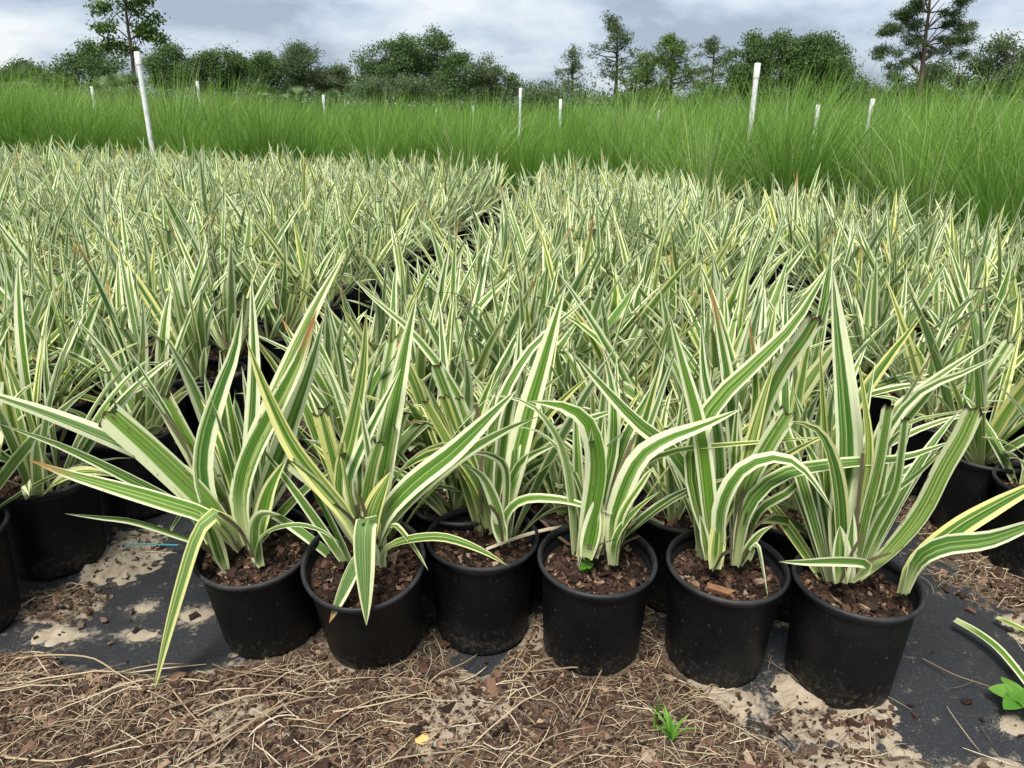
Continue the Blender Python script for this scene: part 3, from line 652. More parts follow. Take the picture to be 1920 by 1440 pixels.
# ------------------------------------------------------------------ the six plants of the front row, leaf by leaf
# a leaf: photo positions along its midrib, depth offset at base and tip (m, minus = towards the camera), width (m), flag, roll, cut
FACE = (0.0, -0.72, 0.69)
H0, H1, HB, HC, HD = 0.0, 0.25, 0.25, 0.5, 1.0
hero_leaves = [
 [([(448, 1030), (428, 985), (398, 960), (366, 1000), (337, 1090), (310, 1195), (286, 1306)], -.03, -.15, .046, 0, 2.7, 0),
  ([(450, 1030), (395, 975), (310, 945), (200, 912), (120, 888), (52, 861)], -.02, -.06, .040, .25, -.3, 0),
  ([(448, 1020), (395, 955), (345, 905), (280, 845), (200, 775)], 0, .02, .058, .5, .1, 1),
  ([(440, 1010), (380, 920), (300, 865), (200, 820), (100, 780), (0, 745), (-70, 722)], .04, .02, .040, 0, 3.5, 0),
  ([(445, 1025), (350, 955), (250, 900), (120, 838), (0, 795)], .0, -.02, .026, 0, .5, 0),
  ([(430, 1055), (395, 1025), (335, 1003), (250, 977), (185, 970), (121, 963)], -.04, -.06, .019, 0, .9, 0),
  ([(455, 1025), (400, 960), (382, 890), (388, 820), (415, 730), (440, 660), (455, 574)], .0, .06, .042, 0, -.15, 0),
  ([(462, 1020), (462, 930), (472, 820), (478, 700), (475, 600), (471, 517)], .02, .08, .036, 0, .15, 0),
  ([(460, 1015), (445, 930), (475, 838), (523, 730), (590, 580), (648, 472)], -.02, .05, .042, 0, .2, 0),
  ([(465, 1020), (452, 940), (470, 860), (512, 775), (560, 680), (594, 580)], -.03, .02, .044, .25, -.15, 0),
  ([(478, 1020), (500, 930), (530, 850), (565, 750), (590, 670), (608, 592)], .02, .07, .052, 0, .1, 0),
  ([(478, 1030), (490, 975), (505, 920), (522, 885), (536, 862)], -.02, -.01, .036, 0, -.3, 0),
  ([(478, 1062), (484, 1020), (510, 995), (560, 985), (605, 997), (637, 1018)], -.05, -.10, .024, 0, .9, 0),
  ([(478, 1055), (476, 1005), (480, 975), (495, 962), (526, 966)], -.05, -.09, .026, 0, 2.3, 0),
  ([(420, 1072), (405, 1030), (385, 990), (350, 945), (318, 905)], -.03, .0, .030, 0, .4, 0),
  ([(425, 1072), (415, 1045), (400, 1000), (375, 960)], -.05, -.05, .028, 0, -.3, 0),
  ([(490, 1062), (482, 1040), (478, 1000), (480, 960)], -.05, -.04, .030, 0, -.2, 0),
  ([(440, 1020), (425, 960), (380, 880), (335, 800), (305, 742)], .05, .09, .040, .5, .1, 1),
  ([(455, 1020), (460, 950), (455, 880), (440, 800), (425, 720), (420, 660)], .05, .10, .030, 0, .5, 0),
  ([(430, 1010), (415, 950), (375, 900), (345, 830), (308, 775)], .02, .03, .010, 1, .4, 1),
  ([(470, 1015), (500, 950), (535, 890), (548, 830), (560, 770)], .05, .10, .030, 0, -.7, 0)],
 [([(700, 1015), (697, 985), (686, 974), (681, 1010), (683, 1080), (687, 1173)], -.04, -.15, .046, 0, 2.85, 0),
  ([(705, 1020), (725, 965), (775, 908), (850, 848), (920, 780), (970, 730)], -.03, -.02, .046, 0, .15, 0),
  ([(708, 1025), (735, 975), (790, 915), (870, 852), (950, 806), (1012, 780)], -.01, .04, .026, 0, -.5, 0),
  ([(680, 1030), (645, 968), (605, 918), (570, 888), (543, 866)], -.02, -.02, .030, .5, .6, 1),
  ([(682, 1030), (650, 965), (600, 905), (548, 835), (500, 735), (461, 634)], -.03, .0, .038, 0, .25, 0),
  ([(685, 1020), (645, 950), (640, 890), (662, 790), (680, 690), (687, 584)], .0, .05, .032, 0, -.2, 0),
  ([(700, 1020), (715, 930), (728, 830), (748, 720), (765, 630), (782, 553)], .02, .08, .046, 0, .1, 0),
  ([(688, 1015), (655, 920), (672, 855), (700, 795), (735, 725), (752, 690)], .0, .03, .028, 0, .3, 0),
  ([(680, 1010), (652, 940), (632, 880), (615, 820), (602, 774)], .03, .06, .036, .5, .15, 1),
  ([(680, 1015), (668, 985), (655, 925), (642, 857)], -.03, -.03, .020, .5, .9, 1),
  ([(690, 1010), (685, 955), (697, 880), (711, 828)], -.02, -.01, .024, .5, -.6, 1),
  ([(705, 1010), (712, 950), (728, 880), (742, 800)], .02, .04, .020, .5, .6, 1),
  ([(694, 1020), (695, 975), (705, 940), (722, 905), (733, 884)], -.05, -.05, .038, 0, -.25, 0),
  ([(682, 1030), (668, 1045), (650, 1085), (632, 1130), (617, 1168)], -.06, -.12, .034, .25, 2.9, 0),
  ([(712, 1052), (730, 1028), (770, 1014), (830, 1010), (895, 1030), (952, 1060)], -.04, -.10, .026, 0, .7, 0),
  ([(712, 1030), (735, 985), (760, 1005), (785, 1040), (803, 1070)], -.03, -.08, .014, 0, .6, 0),
  ([(700, 1025), (715, 975), (740, 905), (790, 850), (850, 830), (900, 850)], .04, .02, .024, 0, .9, 0),
  ([(690, 1020), (665, 950), (645, 900), (610, 855), (585, 830)], .03, .08, .028, 0, -.5, 0),
  ([(672, 1030), (640, 975), (600, 900), (575, 850)], .03, .05, .026, 0, -.5, 0),
  ([(700, 1060), (695, 1030), (690, 1000)], -.06, -.05, .036, 0, 0, 0)],
 [([(940, 1000), (962, 900), (990, 780), (1022, 670), (1060, 536)], .0, .10, .052, 0, .1, 0),
  ([(925, 990), (920, 880), (935, 770), (985, 670), (1040, 612), (1106, 556)], .03, .14, .030, 0, .5, 0),
  ([(918, 990), (895, 900), (860, 800), (816, 684)], .0, .03, .028, .5, .2, 1),
  ([(912, 990), (885, 910), (845, 840), (795, 752)], -.02, .0, .024, .5, -.2, 1),
  ([(915, 990), (893, 905), (862, 830), (832, 742)], .0, .02, .022, .5, .5, 1),
  ([(920, 990), (905, 900), (885, 820), (860, 745)], .02, .04, .020, .5, .3, 1),
  ([(905, 990), (900, 905), (905, 840), (893, 758)], -.02, -.02, .009, 1, .3, 1),
  ([(918, 990), (900, 850), (850, 725), (770, 620), (700, 560), (662, 522)], .05, .12, .024, 0, .7, 0),
  ([(945, 1005), (952, 920), (945, 870), (910, 850), (876, 852)], -.04, -.08, .026, 0, .9, 0),
  ([(925, 1000), (905, 920), (860, 855), (805, 850), (742, 888)], -.01, -.05, .028, 0, .8, 0),
  ([(945, 1008), (952, 965), (985, 938), (1050, 938), (1100, 950), (1150, 963)], -.05, -.12, .028, 0, .5, 0),
  ([(945, 1010), (930, 950), (905, 895), (870, 870)], -.06, -.08, .026, 0, .2, 0),
  ([(938, 1005), (948, 960), (960, 900), (985, 860), (1050, 830)], .02, .02, .026, 0, -.6, 0),
  ([(930, 995), (940, 880), (952, 780), (970, 690), (975, 600)], .06, .14, .036, 0, .3, 0),
  ([(920, 990), (890, 900), (850, 870), (800, 900), (760, 935)], .04, .02, .022, 0, 1.0, 0),
  ([(940, 1000), (975, 880), (1010, 800), (1065, 740), (1110, 700)], .06, .10, .026, 0, -.5, 0),
  ([(942, 1015), (935, 985), (925, 940)], -.07, -.06, .032, 0, 0, 0)],
 [([(1090, 1045), (1105, 975), (1118, 880), (1104, 800), (1062, 765), (992, 752)], -.03, -.06, .044, 0, .35, 0),
  ([(1078, 1040), (1074, 940), (1055, 840), (1010, 770), (960, 745), (913, 742)], -.01, -.03, .024, 0, 2.6, 0),
  ([(1150, 1058), (1152, 975), (1190, 872), (1240, 828), (1318, 798), (1392, 766)], -.03, -.04, .042, 0, .35, 0),
  ([(1150, 1050), (1168, 970), (1190, 860), (1215, 765), (1241, 676)], .02, .06, .030, 0, -.2, 0),
  ([(1135, 1040), (1140, 960), (1160, 890), (1187, 826)], -.01, .01, .013, 1, 1.2, 1),
  ([(1150, 1060), (1155, 1010), (1190, 960), (1240, 919)], -.05, -.06, .018, 0, .6, 0),
  ([(1105, 1040), (1118, 930), (1130, 850), (1133, 775)], .0, .03, .026, 0, .2, 0),
  ([(1100, 1035), (1085, 930), (1080, 830), (1078, 740)], .02, .06, .028, 0, -.3, 0),
  ([(1112, 1040), (1130, 930), (1150, 840), (1150, 740), (1130, 650)], .04, .12, .034, 0, .5, 0),
  ([(1145, 1055), (1150, 960), (1195, 880), (1270, 845), (1378, 833), (1470, 826), (1563, 817)], -.02, .0, .014, 0, .5, 0),
  ([(1110, 1040), (1095, 940), (1060, 860), (1010, 810), (960, 800)], .03, .03, .022, 0, -.6, 0),
  ([(1155, 1050), (1165, 970), (1205, 905), (1225, 880), (1238, 912)], -.04, -.07, .020, 0, .5, 0),
  ([(1120, 1040), (1135, 940), (1175, 820), (1225, 730), (1250, 640)], .06, .13, .028, 0, .2, 0),
  ([(1100, 1045), (1112, 985), (1120, 930)], -.05, -.04, .040, 0, .2, 0),
  ([(1112, 1045), (1122, 985), (1128, 935)], -.04, -.03, .030, 0, -.2, 0),
  ([(1085, 1040), (1075, 950), (1065, 880), (1040, 830)], .03, .06, .022, 0, .4, 0)],
 [([(1340, 1068), (1330, 985), (1320, 890), (1308, 800), (1280, 690), (1253, 582)], -.02, .02, .042, 0, -.1, 0),
  ([(1345, 1060), (1310, 950), (1300, 850), (1340, 760), (1425, 675), (1495, 600), (1558, 492)], .0, .06, .040, 0, .2, 0),
  ([(1385, 1045), (1395, 930), (1420, 790), (1465, 690), (1500, 640), (1527, 593)], .03, .06, .042, .5, -.2, 1),
  ([(1350, 1060), (1350, 960), (1385, 888), (1440, 860), (1490, 868), (1530, 910), (1562, 958)], -.04, -.09, .034, 0, .55, 0),
  ([(1380, 1060), (1400, 960), (1460, 897), (1565, 873), (1690, 860), (1795, 824)], -.03, -.04, .036, 0, .5, 0),
  ([(1350, 1062), (1355, 985), (1400, 910), (1480, 850), (1580, 800)], .0, .03, .018, 0, -.5, 0),
  ([(1375, 1045), (1380, 880), (1365, 720), (1348, 620), (1330, 528)], .04, .10, .034, .25, .15, 0),
  ([(1380, 1045), (1400, 900), (1418, 740), (1405, 594)], .03, .06, .022, .25, .6, 0),
  ([(1380, 1045), (1395, 890), (1425, 765), (1454, 676)], .0, .03, .030, 0, .1, 0),
  ([(1375, 1040), (1372, 900), (1378, 800), (1386, 725)], .02, .04, .024, 0, -.4, 0),
  ([(1385, 1050), (1395, 930), (1435, 845), (1480, 772)], -.01, .0, .038, .5, .2, 1),
  ([(1405, 1050), (1418, 1020), (1430, 1070), (1440, 1122)], -.05, -.10, .015, 0, .6, 0),
  ([(1325, 1050), (1325, 1030), (1318, 990), (1312, 965)], -.04, -.04, .020, 0, .2, 0),
  ([(1372, 1060), (1376, 1010), (1385, 960), (1395, 920)], -.03, -.03, .012, 1, .8, 1),
  ([(1350, 1060), (1320, 950), (1260, 850), (1190, 790), (1125, 720), (1072, 659)], .03, .05, .034, 0, .2, 0),
  ([(1345, 1060), (1350, 940), (1345, 820), (1320, 700), (1315, 600)], .05, .12, .030, 0, .4, 0),
  ([(1390, 1050), (1420, 960), (1480, 920), (1520, 870), (1530, 820)], .03, .06, .022, 0, -.6, 0),
  ([(1340, 1065), (1345, 1000), (1350, 950)], -.05, -.04, .036, 0, .1, 0),
  ([(1388, 1060), (1402, 1030), (1425, 1000), (1450, 985)], -.03, -.06, .018, 0, .4, 0)],
 [([(1572, 1090), (1572, 980), (1590, 860), (1585, 750), (1572, 620), (1561, 502)], .0, .07, .056, 0, .1, 0),
  ([(1600, 1085), (1610, 970), (1626, 850), (1620, 760), (1608, 667)], -.01, .01, .028, 0, -.15, 0),
  ([(1600, 1090), (1626, 1068), (1618, 1055), (1570, 1052), (1510, 1054), (1460, 1053)], -.07, -.12, .020, 0, .5, 0),
  ([(1690, 1112), (1715, 1058), (1790, 995), (1870, 947), (1930, 915), (1985, 880)], -.06, -.08, .038, 0, .2, 0),
  ([(1695, 1112), (1720, 1050), (1770, 1022), (1850, 1012), (1920, 988), (1990, 962)], -.08, -.12, .038, 0, -.3, 0),
  ([(1605, 1080), (1625, 900), (1660, 790), (1720, 735), (1790, 685), (1882, 625)], .03, .06, .022, 0, .5, 0),
  ([(1610, 1080), (1640, 870), (1690, 770), (1740, 725), (1810, 697), (1880, 663)], .0, .03, .024, 0, -.5, 0),
  ([(1605, 1080), (1640, 870), (1690, 800), (1780, 775), (1885, 759)], .02, .02, .012, .25, .5, 0),
  ([(1610, 1085), (1670, 1030), (1725, 960), (1765, 880), (1800, 820), (1825, 764)], -.02, .0, .038, .5, .3, 1),
  ([(1600, 1085), (1620, 980), (1645, 880), (1665, 760)], -.02, .0, .022, .5, .5, 1),
  ([(1605, 1085), (1635, 1000), (1676, 920), (1688, 850), (1696, 784)], -.04, -.03, .022, .5, -.4, 1),
  ([(1580, 1085), (1555, 960), (1545, 800), (1536, 628)], .05, .09, .018, 0, .2, 0),
  ([(1580, 1085), (1575, 930), (1555, 840), (1525, 800), (1480, 790)], .0, -.05, .030, 0, .3, 0),
  ([(1600, 1090), (1605, 1000), (1612, 920), (1618, 850)], -.04, -.03, .008, 1, .9, 1),
  ([(1585, 1085), (1560, 950), (1520, 850), (1480, 800)], .05, .10, .026, 0, .2, 0),
  ([(1600, 1085), (1640, 960), (1720, 890), (1800, 812)], .03, .04, .014, .25, .5, 0),
  ([(1575, 1092), (1578, 1040), (1575, 985)], -.05, -.04, .038, 0, .1, 0),
  ([(1590, 1092), (1592, 1030), (1600, 960)], -.05, -.04, .030, 0, -.2, 0),
  ([(1590, 1085), (1585, 930), (1570, 780), (1545, 690)], .07, .13, .030, 0, -.3, 0)],
]
hero_text = ['potted striped plant whose broad leaf hangs down to the straw, first of front row',
             'potted striped plant with a blunt leaf folded over the front rim, second of front row',
             'potted striped plant with a fan of cut leaf stubs, third of front row',
             'potted striped plant with a tiny clover beside its stem, fourth of front row',
             'potted striped plant with an olive cut leaf and orange bark on its soil',
             'potted striped plant with one very broad upright leaf, end of front row on the right']
rg = random.Random(77)
for h, (P0, L) in enumerate(zip(HERO, hero_leaves)):
    o = empty('potted_plant', (P0.x, P0.y, 0.002)); tag(o, hero_text[h], 'potted plant', 'striped plants in the front row')
    add_pot(o, 48, h+1).rotation_euler.z = h*1.3
    for ch in o.children:
        ch.scale = (0.965, 0.965, 1.0); Rt = Matrix.Rotation(TILT[h], 4, 'X'); pv = Vector((0, -0.106, 0)); ch.matrix_basis = Matrix.Translation(pv) @ Rt @ Matrix.Translation(-pv) @ ch.matrix_basis
    cy = P0.y - 0.22*math.sin(TILT[h])
    for (pts, d0, d1, W, fl, ro, cu) in L:
        n = len(pts); b = np.linspace(0, 1, n)
        W3 = [at(px, py, cy + d0 + (d1-d0)*q) - Vector((P0.x, P0.y, 0.002)) for (px, py), q in zip(pts, b)]
        W3 = [np.array(p) for p in W3]
        P = cr(W3, 14)
        q = MB(); blade(q, P, W*1.0, FACE, rg.random(), fl, ro, rg.uniform(-.35, .35), rg.uniform(.35, .75), 5, bool(cu), 0.50 if len(pts) > 3 else 0.7)
        q.build('leaf', LEAF, o)
    # dry brown sheaths at the foot of the shoots
    feet = [at(pts[0][0], pts[0][1], cy + d0) - Vector((P0.x, P0.y, 0.002)) for (pts, d0, d1, W, fl, ro, cu) in L]
    for j in range(7):
        b = np.array(rg.choice(feet)); a = rg.uniform(-2.6, -0.5); hh = rg.uniform(.05, .15); oo = rg.uniform(.01, .06)
        P = cr([b, b + np.array([math.cos(a)*oo*.3, math.sin(a)*oo*.3 - .01, hh*.6]), b + np.array([math.cos(a)*oo, math.sin(a)*oo - .012, hh])], 8)
        q = MB(); blade(q, P, rg.uniform(.005, .011), FACE, rg.random(), 1.0, rg.uniform(-.6, .6), rg.uniform(-1.5, 1.5), .6, 3, True, .9); q.build('dry_sheath', LEAF, o)
    fx = sum(p.x for p in feet)/len(feet)
    # a few more leaves at the back of each clump
    extra = PLANS[(h*3+1) % NPROTO][::2] + PLANS[(h*5+2) % NPROTO][1::2]
    for (P, W, N0, sd, fl, r_, tw, fo, cu, wb) in extra:
        if cu or P[:, 1].min() < -0.07: continue
        q = MB(); blade(q, P*np.array([.8, .8, 1.0]) + np.array([fx, 0.035 - 0.22*math.sin(TILT[h]), 0.0]), W*.85, N0, sd, fl, r_, tw, fo, 3, cu, wb); q.build('leaf', LEAF, o)

# ------------------------------------------------------------------ loose things on the ground and in the pots
chips = MB(); straw = MB(); rg = random.Random(5)
FEET = [(p.x, p.y) for p in HERO] + [(q[0], q[1]) for q in S2[:60]]
def in_pot(x, y): return any((x-a)**2 + (y-b)**2 < 0.118**2 for a, b in FEET)
cnt = 0
while cnt < 12000:
    x = rg.uniform(-1.5, 1.75); y = rg.uniform(0.85, 2.2); z, mu = soil_at(x, y)
    if z < 0.002 or rg.random() > mu*1.0 + 0.05 or in_pot(x, y): continue
    if not in_view(Vector((x, y, 0)), 0, 0.01, 30): continue
    cnt += 1; chip(chips, (x, y, z+0.002), 0.024 if rg.random() < 0.02 else rg.uniform(0.0035, 0.010), 0.35, None, rg)
for i in range(260):      # stray bits on the cloth
    x = rg.uniform(-1.3, 1.5); y = rg.uniform(1.0, 2.0); z, mu = soil_at(x, y)
    if in_pot(x, y): continue
    chip(chips, (x, y, max(z, 0.003)+0.002), rg.uniform(0.005, 0.016), 0.2, None, rg)
tag(chips.build('bark_chips', CHIP, None, False), 'brown bark chips scattered over the mulch and cloth', 'bark chips', kind='stuff')
def straw_piece(mbx, x, y, a, l, w, lift, rg, seed=None):
    bend = rg.gauss(0, 0.22) if rg.random() < .8 else rg.gauss(0, .9); pts = []
    for k in range(6):
        t = k/5; aa = a + bend*(t-0.5)
        px = x + math.cos(aa)*l*(t-0.5); py = y + math.sin(aa)*l*(t-0.5)
        z, _ = soil_at(px, py); pts.append((px, py, max(z, 0.002) + 0.004 + lift*math.sin(t*math.pi)))
    tube(mbx, pts, np.array([0.7, 1, 1, 1, 0.9, 0.35])*w, 3, (rg.random() if seed is None else seed, 0))
cnt = 0
while cnt < 2900:
    x = rg.uniform(-1.5, 1.75); y = rg.uniform(0.85, 2.2); z, mu = soil_at(x, y)
    if z < 0.001 or rg.random() > mu + 0.15 or in_pot(x, y): continue
    if not in_view(Vector((x, y, 0)), 0, 0.01, 30): continue
    if rg.random() > 0.62 + 0.38*math.sin(x*7+1)*math.cos(y*13+x*3): continue
    cnt += 1; straw_piece(straw, x, y, rg.gauss(0.35, 1.1), rg.uniform(0.010, 0.022 + 0.06*rg.random()), rg.uniform(0.0003, 0.0008), rg.uniform(0, 0.010), rg)
for i in range(55):
    x = rg.uniform(-1.35, 0.2); y = rg.uniform(0.95, 1.3); straw_piece(straw, x, y, rg.gauss(0.45, 0.35), rg.uniform(0.10, 0.26), rg.uniform(0.0009, 0.0018), rg.uniform(0.004, 0.02), rg)
cnt = 0
while cnt < 420:      # straight broken pieces lying flat
    x = rg.uniform(-1.4, 1.6); y = rg.uniform(0.88, 1.9); z, mu = soil_at(x, y)
    if z < 0.001 or rg.random() > mu + 0.2 or in_pot(x, y): continue
    cnt += 1; straw_piece(straw, x, y, rg.gauss(0.3, 1.0), rg.uniform(0.03, 0.13), rg.uniform(0.0007, 0.0015), rg.uniform(0, 0.006), rg, 0.55 + 0.45*rg.random())
for i in range(60):
    x = rg.uniform(0.3, 1.5); y = rg.uniform(0.95, 1.7); straw_piece(straw, x, y, rg.random()*6.28, rg.uniform(0.03, 0.12), rg.uniform(0.0006, 0.0012), rg.uniform(0.0, 0.01), rg)
tag(straw.build('dry_straw', STRAW), 'dry grass straw strewn over mulch in front of the pots', 'straw', kind='stuff')
def px_curve(pts, z=0.012, n=16):
    out = []
    for p in pts:
        v = atz(p[0], p[1], p[2] if len(p) > 2 else z); out.append(np.array(v))
    return cr(out, n)
def stalk_thing(name, pts, r0, label, cat, mat, seed, group=None, z=0.02):
    P = px_curve(pts, z); b = P[0].copy(); m1 = MB(); tube(m1, P-b, np.linspace(r0, r0*0.5, len(P)), 5, (seed, 0))
    o = m1.build(name, mat); o.location = b; tag(o, label, cat, group)
    return o
stalk_thing('straw_stalk', [(30, 1235, .02), (90, 1228, .03), (170, 1233, .04), (220, 1262, .03), (270, 1290, .02), (330, 1320, .02)], .0022, 'long curved straw stalk crossing the cloth under the hanging leaf', 'straw', STRAW, .55, 'long straw stalks')
stalk_thing('straw_stalk', [(330, 1437, .02), (430, 1380, .03), (500, 1335, .03), (570, 1280, .025), (620, 1240, .02)], .0022, 'long straight straw stalk slanting up toward the second pot', 'straw', STRAW, .5, 'long straw stalks')
stalk_thing('straw_stalk', [(625, 1335, .02), (700, 1322, .025), (770, 1305, .025), (830, 1287, .02)], .0020, 'pale straw stalk lying below the third pot', 'straw', STRAW, .75, 'long straw stalks')
stalk_thing('straw_stalk', [(10, 1420, .02), (120, 1425, .025), (250, 1385, .03), (370, 1335, .02)], .0022, 'bent straw stalk lying in the bottom left corner', 'straw', STRAW, .6, 'long straw stalks')
stalk_thing('straw_stalk', [(315, 1283, .02), (360, 1340, .025), (395, 1375, .02), (410, 1405, .02)], .0018, 'thin straw stalk curving down beside the tip of hanging leaf', 'straw', STRAW, .5, 'long straw stalks')
stalk_thing('straw_stalk', [(1730, 1235, .01), (1790, 1265, .02), (1850, 1285, .02), (1890, 1300, .01)], .0014, 'thin dry twig on the bare cloth right of the pots', 'twig', STRAW, .3)
stalk_thing('root_twig', [(1400, 1352, .012), (1430, 1360, .016), (1460, 1375, .02), (1483, 1395, .016), (1485, 1405, .012)], .0035, 'black crooked root lying on the pale sand', 'twig', STALK, .0)
tw = px_curve([(232, 1021), (260, 1020), (300, 1021), (335, 1022)], 0.03, 40); b = tw[0].copy(); m1 = MB()
a_ = np.arange(41)*1.1
for ph in (0, math.pi):
    tube(m1, tw-b+np.stack([0*a_, 0.0012*np.cos(a_+ph), 0.0012*np.sin(a_+ph)], 1), np.full(41, .0013), 5, (0.5, 0))
TWN = NT('blue_twine'); o = m1.build('twine', TWN.bsdf((0.05, 0.32, 0.36), 0.6, 0.3)); o.location = b; tag(o, 'short length of turquoise twine on the dark cloth', 'twine')
def ground_leaf(name, pts, W, label, cat, mat, flag=0.0, seed=.3, roll=0.0, group=None, cut=True):
    P = px_curve(pts, 0.015, 12); b = P[0].copy(); m1 = MB(); blade(m1, P-b, W, (0, -.3, .95), seed, flag, roll, 0.3, .3, 5, cut, 0.7)
    o = m1.build(name, mat); o.location = b; tag(o, label, cat, group); return o
ground_leaf('fallen_leaf', [(1790, 1163, .03), (1830, 1185, .03), (1870, 1215, .03), (1905, 1255, .025), (1935, 1295, .02)], .026, 'cut striped leaf lying on the cloth at the right edge', 'leaf', LEAF, 0.0, .62)
ground_leaf('fallen_leaf', [(1868, 1158, .02), (1900, 1172, .025), (1940, 1190, .02)], .018, 'short piece of green leaf near the corner of the mulch', 'leaf', LEAF, 0.0, .12)
ground_leaf('bark_strip', [(958, 925, .235), (1000, 960, .245), (1040, 1000, .25), (1068, 1022, .245)], .010, 'reddish brown dry strip leaning between third and fourth pots', 'bark strip', CHIP, 0, .85)
ground_leaf('dry_leaf_strip', [(912, 1030, .235), (980, 1005, .25), (1040, 990, .25), (1085, 985, .245)], .011, 'pale dry strip of leaf lying across the rims of third and fourth pots', 'leaf', STRAW, 0, .95)
# yellow fallen leaf
m1 = MB(); c = atz(790, 1386, .02); an = np.arange(12)*2*math.pi/12
V = np.concatenate([[[0, 0, .006]], np.stack([.0135*np.cos(an)*(1+.15*np.cos(3*an)), .0125*np.sin(an)*(1+.1*np.sin(2*an)), .004*np.sin(an*2)], 1)])
m1.add(V, np.array([[0, 1+k, 1+(k+1) % 12] for k in range(12)]), np.zeros((13, 2)), (.5, 0))
YL = NT('yellow_leaf'); o = m1.build('yellow_leaf', YL.bsdf(YL.mix(YL.noise(YL.obj(), 180, 3), (.52, .30, .07), (.68, .50, .20)), .6, .3)); o.location = c; tag(o, 'small round yellow fallen leaf on the mulch', 'leaf')
# orange bark pieces in the fifth pot
c = atz(1352, 1108, .229); m1 = MB(); V = CUBE*np.array([.026, .009, .005])*(1+nrng.uniform(-.4, .4, (8, 3))); m1.add(V, CUBEF, np.zeros((8, 2)), (.98, 0))
OB = NT('orange_bark'); OBM = OB.bsdf(OB.mix(OB.noise(OB.obj(), 120, 4), (.085, .042, .026), (.30, .165, .09)), .85, .2)
o = m1.build('bark_piece', OBM, None, False); o.location = (c.x, c.y, .229); o.rotation_euler = (.15, .1, -.25); tag(o, 'large orange piece of bark on the soil of the fifth pot', 'bark')
# clover in the fourth pot, weeds on the mulch
def clover(loc, s, label, n, seedr):
    rg = random.Random(seedr); e_ = empty('clover', loc); tag(e_, label, 'weed')
    for i in range(n):
        a = rg.random()*6.28; h = s*rg.uniform(.6, 1.3); tx, ty = math.cos(a)*s*.6*rg.random(), math.sin(a)*s*.6*rg.random()
        m1 = MB(); tube(m1, cr([(0, 0, 0), (tx*.4, ty*.4, h*.6), (tx, ty, h)], 5), np.full(6, s*.03), 4, (rg.random(), 0)); st_ = m1.build('stem', WEED, e_)
        for k in range(3):
            b = a + k*2.09; an = np.arange(10)*2*math.pi/10; r = s*.30
            V = np.stack([tx + math.cos(b)*r*.95 + r*np.cos(an), ty + math.sin(b)*r*.95 + r*np.sin(an)*.95, h + .15*r*np.cos(an*2) + 0*an], 1)
            V = np.concatenate([[[tx+math.cos(b)*r, ty+math.sin(b)*r, h-.1*r]], V]); m2 = MB()
            m2.add(V, np.array([[0, 1+q, 1+(q+1) % 10] for q in range(10)]), np.zeros((11, 2)), (rg.random(), 0)); m2.build('leaflet', WEED, st_)
c = atz(1100, 1080, .222); clover((c.x, c.y, .222), .026, 'tiny bright green clover growing in the fourth pot', 4, 3)
def tuft(px, py, s, n, label, seedr, spread=1.0):
    rg = random.Random(seedr); c = atz(px, py, .012); e_ = empty('grass_weed', c); tag(e_, label, 'weed')
    for i in range(n):
        a = rg.random()*6.28; l = s*rg.uniform(.6, 1.2); out = rg.uniform(.2, .8)*spread
        P = cr([(0, 0, 0), (math.cos(a)*l*out*.4, math.sin(a)*l*out*.4, l*.6), (math.cos(a)*l*out, math.sin(a)*l*out, l*.85)], 7)
        m1 = MB(); blade(m1, P, s*.11, (-math.cos(a), -math.sin(a), .4), rg.random(), 0, rg.uniform(-.5, .5), .4, .4, 3, False, .7); m1.build('leaf', WEED, e_)
tuft(1258, 1392, .062, 13, 'bushy bright green grass weed sprouting from the mulch', 4, 1.1)
tuft(1228, 1372, .11, 4, 'slim upright grass weed behind the bushy weed', 9, .25)
def broad_weed(px, py, label):
    rg = random.Random(12); c = atz(px, py, .012); e_ = empty('broadleaf_weed', c); tag(e_, label, 'weed')
    for i, (a, l) in enumerate([(2.6, .05), (1.6, .055), (3.6, .05), (.6, .05), (4.6, .045), (5.4, .05), (2.1, .035)]):
        P = cr([(0, 0, 0), (math.cos(a)*l*.5, math.sin(a)*l*.5, .022), (math.cos(a)*l*1.2, math.sin(a)*l*1.2, .018)], 8)
        m1 = MB(); blade(m1, P, .040, (0, 0, 1), rg.random(), 0, rg.uniform(-.4, .4), .2, .3, 5, False, .2); m1.build('leaf', WEED, e_)
broad_weed(1912, 1325, 'broad leaved bright green weed at the right edge of the cloth')

